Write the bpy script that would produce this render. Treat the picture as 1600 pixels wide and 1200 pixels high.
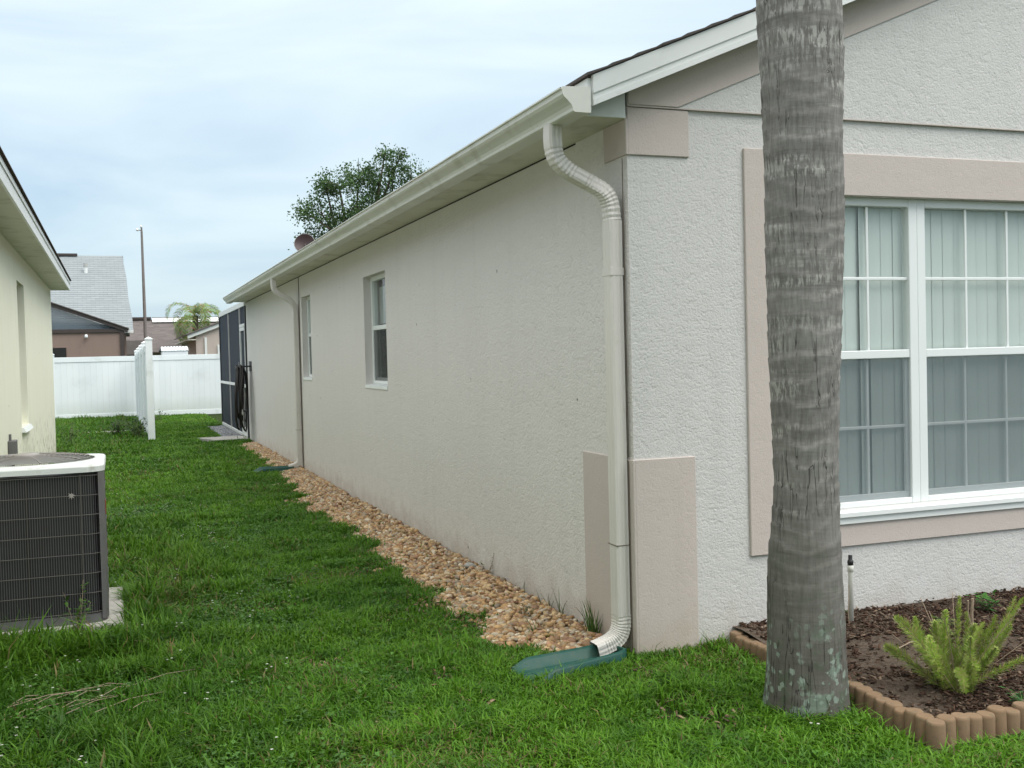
import bpy, math, random
import numpy as np
from mathutils import Vector, Matrix

for o in list(bpy.data.objects):
    bpy.data.objects.remove(o)
scene = bpy.context.scene
C = scene.collection

# ------------------------------------------------------------------ camera
def cam_axes(yaw, pitch, roll):
    f = Vector((math.sin(yaw)*math.cos(pitch), math.cos(yaw)*math.cos(pitch), math.sin(pitch)))
    r = Vector((math.cos(yaw), -math.sin(yaw), 0)); u = r.cross(f)
    r2 = r*math.cos(roll) + u*math.sin(roll); u2 = u*math.cos(roll) - r*math.sin(roll)
    return f, r2, u2
CAM = Vector((-2.3241, -4.6184, 1.5))
F_, R_, U_ = cam_axes(.3543, -.0275, -.0252)
cam_d = bpy.data.cameras.new("camera"); cam = bpy.data.objects.new("camera", cam_d); C.objects.link(cam)
cam_d.sensor_width = 36; cam_d.lens = 36*1669.43/1600; cam_d.clip_start = .05; cam_d.clip_end = 4000
M4 = Matrix.Identity(4)
for i in range(3):
    M4[i][0] = R_[i]; M4[i][1] = U_[i]; M4[i][2] = -F_[i]; M4[i][3] = CAM[i]
cam.matrix_world = M4
scene.camera = cam

# ------------------------------------------------------------------ world, sun, exposure
SUN_EL, SUN_AZ = math.radians(56), math.radians(138)      # azimuth clockwise from +Y: from the front right
world = bpy.data.worlds.new("World"); scene.world = world; world.use_nodes = True
nt = world.node_tree; nt.nodes.clear()
def N(nt, t, **k):
    n = nt.nodes.new(t)
    for a, b in k.items(): setattr(n, a, b)
    return n
out = N(nt, 'ShaderNodeOutputWorld')
sky = N(nt, 'ShaderNodeTexSky', sky_type='NISHITA'); sky.sun_disc = False
sky.sun_elevation = SUN_EL; sky.sun_rotation = SUN_AZ; sky.air_density = 1.0; sky.dust_density = 1.5
bg1 = N(nt, 'ShaderNodeBackground'); bg1.inputs[1].default_value = .10
nt.links.new(sky.outputs[0], bg1.inputs[0])
tc = N(nt, 'ShaderNodeTexCoord'); mp = N(nt, 'ShaderNodeMapping'); mp.inputs['Scale'].default_value = (1, 1, 4.5)
mp.inputs['Rotation'].default_value = (.10, -.06, .3)
nt.links.new(tc.outputs['Generated'], mp.inputs[0])
nz = N(nt, 'ShaderNodeTexNoise'); nz.inputs['Scale'].default_value = 2.3; nz.inputs['Detail'].default_value = 7
nz.inputs['Roughness'].default_value = .5; nz.inputs['Distortion'].default_value = .5
nt.links.new(mp.outputs[0], nz.inputs['Vector'])
rp = N(nt, 'ShaderNodeValToRGB')
rp.color_ramp.elements[0].position = .34; rp.color_ramp.elements[0].color = (.40, .545, .68, 1)
rp.color_ramp.elements[1].position = .66; rp.color_ramp.elements[1].color = (.64, .765, .81, 1)
nt.links.new(nz.outputs['Fac'], rp.inputs[0])
sx = N(nt, 'ShaderNodeSeparateXYZ'); nt.links.new(tc.outputs['Generated'], sx.inputs[0])
# overcast sky: brightness rises smoothly from the horizon to the zenith
zc = N(nt, 'ShaderNodeClamp'); nt.links.new(sx.outputs['Z'], zc.inputs[0])
z2 = N(nt, 'ShaderNodeMath', operation='MULTIPLY'); nt.links.new(zc.outputs[0], z2.inputs[0]); nt.links.new(zc.outputs[0], z2.inputs[1])
m1 = N(nt, 'ShaderNodeMath', operation='MULTIPLY_ADD'); nt.links.new(z2.outputs[0], m1.inputs[0]); m1.inputs[1].default_value = 1.35; m1.inputs[2].default_value = .56
mr = N(nt, 'ShaderNodeMath', operation='MULTIPLY_ADD'); nt.links.new(zc.outputs[0], mr.inputs[0]); mr.inputs[1].default_value = .16; nt.links.new(m1.outputs[0], mr.inputs[2])
# higher up the cloud layer is a neutral grey white
zr_ = N(nt, 'ShaderNodeMapRange'); zr_.inputs['From Min'].default_value = .12; zr_.inputs['From Max'].default_value = .75; nt.links.new(zc.outputs[0], zr_.inputs['Value'])
neu = N(nt, 'ShaderNodeMix', data_type='RGBA'); nt.links.new(zr_.outputs[0], neu.inputs['Factor']); nt.links.new(rp.outputs[0], neu.inputs['A']); neu.inputs['B'].default_value = (.75, .75, .74, 1)
bg2 = N(nt, 'ShaderNodeBackground'); nt.links.new(neu.outputs['Result'], bg2.inputs[0]); nt.links.new(mr.outputs[0], bg2.inputs[1])
mx = N(nt, 'ShaderNodeMixShader'); mx.inputs[0].default_value = .88
nt.links.new(bg1.outputs[0], mx.inputs[1]); nt.links.new(bg2.outputs[0], mx.inputs[2]); nt.links.new(mx.outputs[0], out.inputs[0])

sun_d = bpy.data.lights.new("sun", 'SUN'); sun_d.energy = 1.2; sun_d.angle = math.radians(40); sun_d.color = (1, .97, .92)
sun = bpy.data.objects.new("sun", sun_d); C.objects.link(sun)
sd = Vector((math.sin(SUN_AZ)*math.cos(SUN_EL), math.cos(SUN_AZ)*math.cos(SUN_EL), math.sin(SUN_EL)))
sun.rotation_euler = sd.to_track_quat('Z', 'Y').to_euler()
vs = scene.view_settings; vs.view_transform = 'Standard'; vs.look = 'None'; vs.exposure = 1.04; vs.gamma = 1
vs.use_curve_mapping = False
scene.render.resolution_x = 1024; scene.render.resolution_y = 768
scene.render.engine = 'CYCLES'
scene.cycles.transparent_max_bounces = 12

# ------------------------------------------------------------------ helpers
random.seed(7); rng = np.random.default_rng(7)
PI = math.pi

class MB:
    """collects shapes in world coordinates and links them as one mesh object"""
    def __init__(s): s.v = []; s.f = []; s.sm = []
    def add(s, vs, fs, smooth=False):
        n = len(s.v); s.v.extend([tuple(map(float, p)) for p in vs])
        for f in fs: s.f.append(tuple(n+i for i in f)); s.sm.append(smooth)
        return s
    def quad(s, a, b, c, d): return s.add([a, b, c, d], [(0, 1, 2, 3)])
    def box(s, x0, x1, y0, y1, z0, z1, b=0):
        if b <= 0:
            vs = [(x0,y0,z0),(x1,y0,z0),(x1,y1,z0),(x0,y1,z0),(x0,y0,z1),(x1,y0,z1),(x1,y1,z1),(x0,y1,z1)]
            return s.add(vs, [(0,3,2,1),(4,5,6,7),(0,1,5,4),(1,2,6,5),(2,3,7,6),(3,0,4,7)])
        # chamfered box: 24 verts
        vs = []; idx = {}
        X, Y, Z = (x0, x1), (y0, y1), (z0, z1)
        for i in (0, 1):
            for j in (0, 1):
                for k in (0, 1):
                    sx_, sy_, sz_ = (b if i == 0 else -b), (b if j == 0 else -b), (b if k == 0 else -b)
                    idx[i,j,k,'x'] = len(vs); vs.append((X[i], Y[j]+sy_, Z[k]+sz_))
                    idx[i,j,k,'y'] = len(vs); vs.append((X[i]+sx_, Y[j], Z[k]+sz_))
                    idx[i,j,k,'z'] = len(vs); vs.append((X[i]+sx_, Y[j]+sy_, Z[k]))
        fs = []
        for i in (0, 1): fs.append((idx[i,0,0,'x'], idx[i,1,0,'x'], idx[i,1,1,'x'], idx[i,0,1,'x']))
        for j in (0, 1): fs.append((idx[0,j,0,'y'], idx[1,j,0,'y'], idx[1,j,1,'y'], idx[0,j,1,'y']))
        for k in (0, 1): fs.append((idx[0,0,k,'z'], idx[1,0,k,'z'], idx[1,1,k,'z'], idx[0,1,k,'z']))
        for i in (0, 1):
            for j in (0, 1):
                fs.append((idx[i,j,0,'x'], idx[i,j,1,'x'], idx[i,j,1,'y'], idx[i,j,0,'y']))
                fs.append((idx[i,0,j,'x'], idx[i,1,j,'x'], idx[i,1,j,'z'], idx[i,0,j,'z']))
                fs.append((idx[0,i,j,'y'], idx[1,i,j,'y'], idx[1,i,j,'z'], idx[0,i,j,'z']))
        for i in (0, 1):
            for j in (0, 1):
                for k in (0, 1): fs.append((idx[i,j,k,'x'], idx[i,j,k,'y'], idx[i,j,k,'z']))
        return s.add(vs, fs)
    def prism(s, poly, a0, a1, axis='y'):
        """extrude a polygon; axis y: poly is (x,z); axis x: (y,z); axis z: (x,y)"""
        def P(p, t):
            return {'y': (p[0], t, p[1]), 'x': (t, p[0], p[1]), 'z': (p[0], p[1], t)}[axis]
        n = len(poly); vs = [P(p, a0) for p in poly] + [P(p, a1) for p in poly]
        fs = [tuple(range(n)), tuple(range(2*n-1, n-1, -1))] + [(i, (i+1) % n, n+(i+1) % n, n+i) for i in range(n)]
        return s.add(vs, fs)
    def tube(s, pts, rad, n=8, caps=True, smooth=True):
        pts = [Vector(p) for p in pts]; m = len(pts)
        rads = rad if isinstance(rad, (list, tuple)) else [rad]*m
        vs = []; prev = None
        for i, p in enumerate(pts):
            t = (pts[min(i+1, m-1)] - pts[max(i-1, 0)]).normalized()
            if prev is None:
                a = t.orthogonal().normalized()
            else:
                a = (prev - t*prev.dot(t))
                a = a.normalized() if a.length > 1e-6 else t.orthogonal().normalized()
            prev = a; b = t.cross(a)
            for k in range(n):
                w = 2*PI*k/n; vs.append(p + (a*math.cos(w) + b*math.sin(w))*rads[i])
        fs = [(i*n+k, i*n+(k+1) % n, (i+1)*n+(k+1) % n, (i+1)*n+k) for i in range(m-1) for k in range(n)]
        s.add(vs, fs, smooth)
        if caps:
            s.add(vs[:n], [tuple(range(n-1, -1, -1))]); s.add(vs[-n:], [tuple(range(n))])
        return s
    def lathe(s, prof, c, n=16, smooth=True):
        vs = []; m = len(prof)
        for r_, z in prof:
            for k in range(n): vs.append((c[0]+r_*math.cos(2*PI*k/n), c[1]+r_*math.sin(2*PI*k/n), c[2]+z))
        fs = [(i*n+k, i*n+(k+1) % n, (i+1)*n+(k+1) % n, (i+1)*n+k) for i in range(m-1) for k in range(n)]
        fs2 = [tuple(range(n-1, -1, -1)), tuple((m-1)*n+k for k in range(n))]
        n0 = len(s.v); s.add(vs, fs, smooth)
        for f in fs2: s.f.append(tuple(n0+i for i in f)); s.sm.append(False)
        return s
    def build(s, name, mat, parent=None, **k):
        off = root_loc(parent); me = bpy.data.meshes.new(name)
        me.from_pydata([(x-off[0], y-off[1], z-off[2]) for x, y, z in s.v], [], s.f); me.validate()
        if any(s.sm) and len(me.polygons) == len(s.sm): me.polygons.foreach_set('use_smooth', s.sm)
        if mat: me.materials.append(mat)
        me.update()
        o = bpy.data.objects.new(name, me); C.objects.link(o)
        if parent: o.parent = parent
        return tag(o, **k)

def root_loc(p):
    v = Vector((0, 0, 0))
    while p is not None: v += p.location; p = p.parent
    return v
def tag(o, label=None, cat=None, group=None, kind=None):
    if label: o['label'] = label
    if cat: o['category'] = cat
    if group: o['group'] = group
    if kind: o['kind'] = kind
    return o
def empty(name, loc, label, cat, group=None, rz=0):
    o = bpy.data.objects.new(name, None); C.objects.link(o); o.location = loc; o.rotation_euler[2] = rz
    o.empty_display_size = .2
    return tag(o, label, cat, group)
def inst(src, name, parent, loc, rot=(0,0,0), scale=(1,1,1)):
    o = bpy.data.objects.new(name, src.data if hasattr(src, 'data') else src); C.objects.link(o); o.parent = parent
    o.location = Vector(loc) - root_loc(parent); o.rotation_euler = rot; o.scale = scale
    return o
def np_mesh(name, V, Fv, loops_per, mat, colors=None, smooth=False, parent=None, **k):
    """V (n,3); Fv flat loop vertex indices; loops_per array of polygon sizes; colors per vertex"""
    me = bpy.data.meshes.new(name); V = np.ascontiguousarray(V, dtype=np.float32)
    me.vertices.add(len(V)); me.vertices.foreach_set('co', V.ravel())
    Fv = np.ascontiguousarray(Fv, dtype=np.int32).ravel(); loops_per = np.asarray(loops_per, dtype=np.int32)
    me.loops.add(len(Fv)); me.loops.foreach_set('vertex_index', Fv)
    me.polygons.add(len(loops_per)); st = np.zeros(len(loops_per), dtype=np.int32); st[1:] = np.cumsum(loops_per)[:-1]
    me.polygons.foreach_set('loop_start', st); me.polygons.foreach_set('loop_total', loops_per)
    if smooth: me.polygons.foreach_set('use_smooth', np.ones(len(loops_per), dtype=bool))
    me.update(calc_edges=True)
    if colors is not None:
        ca = me.color_attributes.new('col', 'FLOAT_COLOR', 'POINT')
        cc = np.ones((len(V), 4), dtype=np.float32); cc[:, :3] = colors; ca.data.foreach_set('color', cc.ravel())
    me.materials.append(mat)
    o = bpy.data.objects.new(name, me); C.objects.link(o)
    if parent: o.parent = parent
    return tag(o, **k)

def vnoise(x, y, s, seed=0):
    """smooth value noise 0..1"""
    g = np.random.default_rng(seed).random((64, 64)); x = np.asarray(x)*s+1000.3; y = np.asarray(y)*s+1000.7
    xi = np.floor(x).astype(int); yi = np.floor(y).astype(int); fx = x-xi; fy = y-yi
    fx = fx*fx*(3-2*fx); fy = fy*fy*(3-2*fy); xi %= 64; yi %= 64; x1 = (xi+1) % 64; y1 = (yi+1) % 64
    return (g[xi, yi]*(1-fx)+g[x1, yi]*fx)*(1-fy) + (g[xi, y1]*(1-fx)+g[x1, y1]*fx)*fy

# ------------------------------------------------------------------ materials
def new_mat(name, rough=.6, spec=.4, metal=0):
    m = bpy.data.materials.new(name); m.use_nodes = True; t = m.node_tree
    b = t.nodes['Principled BSDF']; b.inputs['Roughness'].default_value = rough
    b.inputs['Specular IOR Level'].default_value = spec; b.inputs['Metallic'].default_value = metal
    return m, t, b
def L(t, a, b): t.links.new(a, b)
def pos(t, scale=(1, 1, 1), rot=(0, 0, 0)):
    g = N(t, 'ShaderNodeNewGeometry'); m = N(t, 'ShaderNodeMapping')
    m.inputs['Scale'].default_value = scale; m.inputs['Rotation'].default_value = rot
    L(t, g.outputs['Position'], m.inputs[0]); return m.outputs[0]
def noise(t, vec, scale, detail=4, rough=.55, dist=0):
    n = N(t, 'ShaderNodeTexNoise'); n.inputs['Scale'].default_value = scale; n.inputs['Detail'].default_value = detail
    n.inputs['Roughness'].default_value = rough; n.inputs['Distortion'].default_value = dist
    L(t, vec, n.inputs['Vector']); return n.outputs['Fac']
def ramp(t, fac, stops):
    r = N(t, 'ShaderNodeValToRGB'); e = r.color_ramp.elements
    while len(e) < len(stops): e.new(.5)
    for i, (p, c) in enumerate(stops):
        e[i].position = p; e[i].color = (c, c, c, 1) if not isinstance(c, (tuple, list)) else (*c, 1)
    L(t, fac, r.inputs[0]); return r.outputs[0]
def mixc(t, fac, a, b, mode='MIX'):
    m = N(t, 'ShaderNodeMix', data_type='RGBA', blend_type=mode)
    for sock, v in ((m.inputs['Factor'], fac), (m.inputs['A'], a), (m.inputs['B'], b)):
        if isinstance(v, (int, float)): sock.default_value = v
        elif isinstance(v, (tuple, list)): sock.default_value = (*v, 1)
        else: L(t, v, sock)
    return m.outputs['Result']
def math_(t, op, a, b=0, c=None):
    m = N(t, 'ShaderNodeMath', operation=op)
    for i, v in enumerate((a, b) if c is None else (a, b, c)):
        if isinstance(v, (int, float)): m.inputs[i].default_value = v
        else: L(t, v, m.inputs[i])
    return m.outputs[0]
def bump(t, b, h, strength, dist, prev=None):
    n = N(t, 'ShaderNodeBump'); n.inputs['Strength'].default_value = strength; n.inputs['Distance'].default_value = dist
    L(t, h, n.inputs['Height'])
    if prev is not None: L(t, prev, n.inputs['Normal'])
    if b is not None: L(t, n.outputs[0], b.inputs['Normal'])
    return n.outputs[0]
def simple(name, col, rough=.6, spec=.4, metal=0, var=.12, vscale=6, bscale=0, bstr=.3, bdist=.002, dirt=None, dscale=2.5, dthr=.62):
    m, t, b = new_mat(name, rough, spec, metal); p = pos(t)
    n = noise(t, p, vscale, 5)
    c = mixc(t, n, tuple(x*(1-var) for x in col), tuple(min(1, x*(1+var)) for x in col))
    if dirt:
        d = ramp(t, noise(t, p, dscale, 6, .65), [(dthr-.08, 0.0), (dthr+.12, 1.0)])
        c = mixc(t, math_(t, 'MULTIPLY', d, .6), c, dirt)
    L(t, c, b.inputs['Base Color'])
    if bscale: bump(t, b, noise(t, p, bscale, 3), bstr, bdist)
    return m
def attr_mat(name, rough=.55, spec=.3, trans=0):
    m, t, b = new_mat(name, rough, spec)
    a = N(t, 'ShaderNodeAttribute'); a.attribute_name = 'col'
    L(t, a.outputs['Color'], b.inputs['Base Color'])
    if trans:
        tr = N(t, 'ShaderNodeBsdfTranslucent'); L(t, a.outputs['Color'], tr.inputs[0])
        mx = N(t, 'ShaderNodeMixShader'); mx.inputs[0].default_value = trans
        L(t, b.outputs[0], mx.inputs[1]); L(t, tr.outputs[0], mx.inputs[2])
        L(t, mx.outputs[0], t.nodes['Material Output'].inputs[0])
    return m

def stucco(name, col, scale, strength, dist, specks=True, algae=0.0, streak=.05):
    m, t, b = new_mat(name, .85, .15); p = pos(t)
    big = noise(t, p, 1.1, 4); fine = noise(t, p, scale, 4, .6)
    c = mixc(t, big, tuple(x*.955 for x in col), tuple(x*1.03 for x in col))
    c = mixc(t, ramp(t, fine, [(.33, .80), (.50, 1.0)]), tuple(x*.80 for x in col), c)
    st = noise(t, pos(t, (7, 7, .5)), 1.0, 4, .6)
    c = mixc(t, math_(t, 'MULTIPLY', ramp(t, st, [(.5, 0.0), (.75, 1.0)]), streak*4), c, tuple(x*.72 for x in col))
    # dirt splash and green film low on the wall
    g = N(t, 'ShaderNodeNewGeometry'); s_ = N(t, 'ShaderNodeSeparateXYZ'); L(t, g.outputs['Position'], s_.inputs[0])
    zz = math_(t, 'ADD', s_.outputs['Z'], math_(t, 'MULTIPLY', math_(t, 'SUBTRACT', noise(t, p, 5, 5, .65), .5), .55))
    low = ramp(t, zz, [(0.0, 1.0), (.22, 0.0)])
    c = mixc(t, math_(t, 'MULTIPLY', low, .35), c, (.33, .25, .16))
    if algae:
        al = ramp(t, noise(t, p, 9, 6, .7), [(.5, 0.0), (.62, 1.0)])
        hi = ramp(t, zz, [(.1, 1.0), (.9, 0.0)])
        c = mixc(t, math_(t, 'MULTIPLY', math_(t, 'MULTIPLY', al, hi), algae), c, (.10, .10, .06))
    if specks:
        v = N(t, 'ShaderNodeTexVoronoi', feature='F1'); v.inputs['Scale'].default_value = 3.2
        L(t, mixc(t, .04, p, noise(t, p, 30, 2)), v.inputs['Vector'])
        k = ramp(t, v.outputs['Distance'], [(.026, 1.0), (.036, 0.0)])
        c = mixc(t, math_(t, 'MULTIPLY', k, .75), c, (.05, .04, .03))
    L(t, c, b.inputs['Base Color'])
    vor = N(t, 'ShaderNodeTexVoronoi', feature='SMOOTH_F1'); vor.inputs['Scale'].default_value = scale*.62
    L(t, mixc(t, .12, p, noise(t, p, scale*.6, 2)), vor.inputs['Vector'])
    mid = noise(t, p, scale*.28, 5, .7)
    h = math_(t, 'ADD', math_(t, 'MULTIPLY', ramp(t, fine, [(.30, 0.0), (.55, 1.0)]), .55), math_(t, 'MULTIPLY', ramp(t, mid, [(.36, 0.0), (.50, 1.0)]), .6))
    h = math_(t, 'ADD', h, math_(t, 'MULTIPLY', vor.outputs['Distance'], -.25))
    n1 = bump(t, None, big, .5, .02)
    bump(t, b, h, strength, dist, n1)
    return m

M = {}
M['stucco_front'] = stucco('stucco_front', (.60, .592, .57), 80, .55, .005)
M['stucco_side'] = stucco('stucco_side', (.705, .678, .648), 70, .8, .005, algae=.08, streak=.03)
M['trim'] = stucco('trim_stucco', (.535, .475, .435), 130, .45, .002, specks=True, streak=.03)
M['stucco_left'] = stucco('stucco_left', (.82, .82, .68), 90, .5, .004, algae=.9)
M['stucco_beige'] = stucco('stucco_beige', (.50, .43, .38), 60, .4, .004)
M['stucco_pink'] = stucco('stucco_pink', (.26, .19, .16), 60, .4, .004, specks=False)
M['white_alu'] = simple('white_alu', (.72, .74, .72), .42, .4, var=.04, vscale=3, dirt=(.42, .43, .34), dscale=3, dthr=.66)
M['gutter'] = simple('gutter_paint', (.66, .66, .60), .45, .4, var=.05, vscale=2, dirt=(.36, .35, .27), dscale=4, dthr=.64)
M['soffit'] = simple('soffit_paint', (.64, .63, .55), .7, .2, var=.08, vscale=2, dirt=(.30, .30, .20), dscale=3, dthr=.6)
M['downspout'] = simple('downspout_paint', (.64, .61, .565), .45, .4, var=.05, vscale=4, dirt=(.36, .35, .27), dscale=7, dthr=.68)
M['vinyl'] = simple('white_vinyl', (.78, .82, .83), .4, .4, var=.03, vscale=2, dirt=(.42, .46, .42), dscale=1.6, dthr=.66)
M['win_white'] = simple('window_white', (.76, .79, .78), .35, .45, var=.03, vscale=3)
M['shingle'] = simple('shingle_brown', (.10, .088, .082), .9, .1, var=.35, vscale=30, bscale=300, bstr=.6, bdist=.003)
M['shingle_grey'] = simple('shingle_grey', (.36, .39, .39), .9, .1, var=.22, vscale=9)
M['shingle_far'] = simple('shingle_far', (.165, .145, .135), .9, .1, var=.25, vscale=6)
M['shingle_left'] = simple('shingle_left', (.11, .09, .08), .9, .1, var=.3, vscale=20)
M['brown_metal'] = simple('brown_metal', (.055, .042, .038), .5, .4, var=.15)
M['bronze'] = simple('bronze_frame', (.035, .04, .045), .4, .5, var=.1)
M['brown_line'] = simple('brown_line', (.13, .10, .075), .6, .3)
M['black'] = simple('black_plastic', (.018, .018, .018), .45, .4)
M['hose'] = simple('hose_rubber', (.022, .019, .017), .5, .35, var=.3, vscale=25)
M['hose_grey'] = simple('hose_grey', (.42, .42, .40), .5, .35)
M['pvc'] = simple('pvc', (.66, .66, .60), .4, .4, var=.05, dirt=(.3, .25, .18), dscale=14, dthr=.66)
M['green_plastic'] = simple('green_plastic', (.013, .072, .056), .5, .35, var=.22, vscale=9, dirt=(.06, .085, .06), dscale=9, dthr=.55)
M['concrete'] = simple('concrete', (.40, .385, .35), .9, .15, var=.15, vscale=8, bscale=90, bstr=.3, dirt=(.2, .19, .15), dscale=5, dthr=.6)
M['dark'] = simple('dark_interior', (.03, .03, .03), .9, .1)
M['interior'] = simple('interior_paint', (.35, .36, .34), .9, .1)
M['blind'] = simple('blind_vinyl', (.54, .58, .56), .5, .3, var=.03)
M['dish'] = simple('dish_brown', (.045, .024, .024), .5, .4, var=.1)
M['pole'] = simple('pole_wood', (.21, .19, .18), .85, .2, var=.25, vscale=4)
M['wrap'] = simple('white_wrap', (.74, .77, .78), .35, .5, var=.06)
M['redtag'] = simple('red_sticker', (.45, .02, .02), .5, .4)
M['ac_grey'] = simple('ac_grey', (.12, .12, .12), .5, .4, var=.12, vscale=10, dirt=(.09, .07, .05), dscale=9, dthr=.62)
M['ac_white'] = simple('ac_white', (.60, .63, .61), .45, .4, var=.05, dirt=(.3, .28, .22), dscale=12, dthr=.63)
M['ac_wire'] = simple('ac_wire', (.095, .088, .08), .5, .4, var=.15)
M['fan_wire'] = simple('fan_wire', (.30, .28, .26), .5, .4, var=.15)
M['twig'] = simple('twig', (.32, .25, .18), .8, .2, var=.2, vscale=40)
M['trunk_bark'] = simple('tree_bark', (.12, .10, .08), .9, .1, var=.3, vscale=10)

def edging_mat():
    m, t, b = new_mat('edging_concrete', .9, .1); p = pos(t)
    oi = N(t, 'ShaderNodeObjectInfo')
    c = mixc(t, noise(t, p, 14, 5, .65), (.165, .108, .064), (.265, .18, .112))
    c = mixc(t, oi.outputs['Random'], c, mixc(t, .3, c, (.22, .16, .11)))
    c = mixc(t, ramp(t, noise(t, p, 40, 4), [(.55, 0.0), (.7, .6)]), c, (.13, .12, .075))
    L(t, c, b.inputs['Base Color']); bump(t, b, noise(t, p, 220, 3), .5, .002)
    return m
M['edging'] = edging_mat()

def board_mat():
    m, t, b = new_mat('vinyl_board', .42, .4); oi = N(t, 'ShaderNodeObjectInfo')
    c = mixc(t, oi.outputs['Random'], (.73, .775, .79), (.79, .83, .84))
    n = noise(t, pos(t), 1.3, 5, .6)
    g = N(t, 'ShaderNodeNewGeometry'); s_ = N(t, 'ShaderNodeSeparateXYZ'); L(t, g.outputs['Position'], s_.inputs[0])
    low = ramp(t, math_(t, 'ADD', s_.outputs['Z'], math_(t, 'MULTIPLY', n, .4)), [(.2, .5), (.75, 0.0)])
    c = mixc(t, low, c, (.40, .44, .36))
    c = mixc(t, ramp(t, n, [(.55, 0.0), (.75, .35)]), c, (.50, .54, .54))
    L(t, c, b.inputs['Base Color']); return m
M['vinyl_board'] = board_mat()

def trunk_mat():
    m, t, b = new_mat('palm_bark', .92, .1); p = pos(t)
    wob = N(t, 'ShaderNodeMapping'); wob.inputs['Scale'].default_value = (1.6, 1.6, 13)
    L(t, p, wob.inputs[0])
    band = noise(t, wob.outputs[0], 1.0, 5, .6, .35)
    fib = noise(t, pos(t, (60, 60, 5)), 1.0, 5, .65)
    c = mixc(t, ramp(t, band, [(.28, 0.0), (.72, 1.0)]), (.150, .143, .134), (.285, .275, .258))
    c = mixc(t, ramp(t, fib, [(.3, 0.0), (.7, 1.0)]), mixc(t, .5, c, (.075, .068, .06)), c)
    g = N(t, 'ShaderNodeNewGeometry'); s_ = N(t, 'ShaderNodeSeparateXYZ'); L(t, g.outputs['Position'], s_.inputs[0]); z = s_.outputs['Z']
    # pale flecks in rings, strongest in the middle and upper part
    b2 = N(t, 'ShaderNodeMapping'); b2.inputs['Scale'].default_value = (1.5, 1.5, 14); b2.inputs['Location'].default_value = (3, 1, 5); b2.inputs['Rotation'].default_value = (.05, .04, 0)
    L(t, p, b2.inputs[0]); rings = ramp(t, noise(t, b2.outputs[0], 1.0, 4, .55, .3), [(.48, 0.0), (.60, 1.0)])
    patch = ramp(t, noise(t, pos(t, (5, 5, 3)), 1.0, 3, .5), [(.36, 0.0), (.52, 1.0)])
    fl = ramp(t, noise(t, pos(t, (75, 75, 16)), 1.0, 4, .65), [(.46, 0.0), (.56, 1.0)])
    up = ramp(t, math_(t, 'MULTIPLY', z, .4), [(.26, .12), (.42, 1.0)])
    c = mixc(t, math_(t, 'MULTIPLY', math_(t, 'MULTIPLY', math_(t, 'MULTIPLY', rings, patch), fl), math_(t, 'MULTIPLY', up, .8)), c, (.40, .395, .365))
    c = mixc(t, math_(t, 'MULTIPLY', math_(t, 'MULTIPLY', fl, up), .16), c, (.36, .36, .34))
    # greenish brown base and lichen
    base = ramp(t, math_(t, 'ADD', math_(t, 'MULTIPLY', z, .5), math_(t, 'MULTIPLY', noise(t, p, 5, 4), .2)), [(.12, 1.0), (.62, 0.0)])
    c = mixc(t, math_(t, 'MULTIPLY', base, .75), c, (.075, .068, .055))
    gr = ramp(t, noise(t, p, 11, 6, .68), [(.5, 0.0), (.6, 1.0)])
    lowg = ramp(t, z, [(.1, .7), (.9, 0.0)])
    c = mixc(t, math_(t, 'MULTIPLY', gr, lowg), c, (.085, .115, .075))
    li = N(t, 'ShaderNodeTexVoronoi', feature='F1'); li.inputs['Scale'].default_value = 26
    L(t, mixc(t, .035, p, noise(t, p, 45, 3)), li.inputs['Vector'])
    lz = ramp(t, z, [(.30, 1.0), (.52, 0.0)]); lp = ramp(t, noise(t, p, 6, 3), [(.34, 0.0), (.44, 1.0)])
    lic = math_(t, 'MULTIPLY', ramp(t, li.outputs['Distance'], [(.28, 1.0), (.36, 0.0)]), math_(t, 'MULTIPLY', lz, lp))
    l2 = ramp(t, noise(t, p, 8.5, 5, .62), [(.545, 0.0), (.575, 1.0)]); lz2 = ramp(t, z, [(.22, 1.0), (.42, 0.0)])
    c = mixc(t, math_(t, 'MULTIPLY', math_(t, 'MULTIPLY', l2, lz2), .7), c, (.19, .25, .20))
    c = mixc(t, math_(t, 'MULTIPLY', lic, .8), c, (.26, .32, .27))
    # vertical cracks
    fz = noise(t, pos(t, (26, 26, 1.6)), 1.0, 3, .55, .25)
    fz = math_(t, 'ABSOLUTE', math_(t, 'SUBTRACT', fz, .5))
    mask = ramp(t, noise(t, p, 3.4, 4), [(.47, 0.0), (.60, 1.0)])
    ck = math_(t, 'MULTIPLY', ramp(t, fz, [(.003, 1.0), (.014, 0.0)]), mask)
    c = mixc(t, math_(t, 'MULTIPLY', ck, .7), c, (.045, .04, .036))
    L(t, c, b.inputs['Base Color'])
    h = math_(t, 'ADD', math_(t, 'ADD', math_(t, 'MULTIPLY', band, .9), math_(t, 'MULTIPLY', fib, .45)), math_(t, 'MULTIPLY', ck, -.7))
    bump(t, b, h, .8, .008)
    return m
M['palm_bark'] = trunk_mat()

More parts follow.
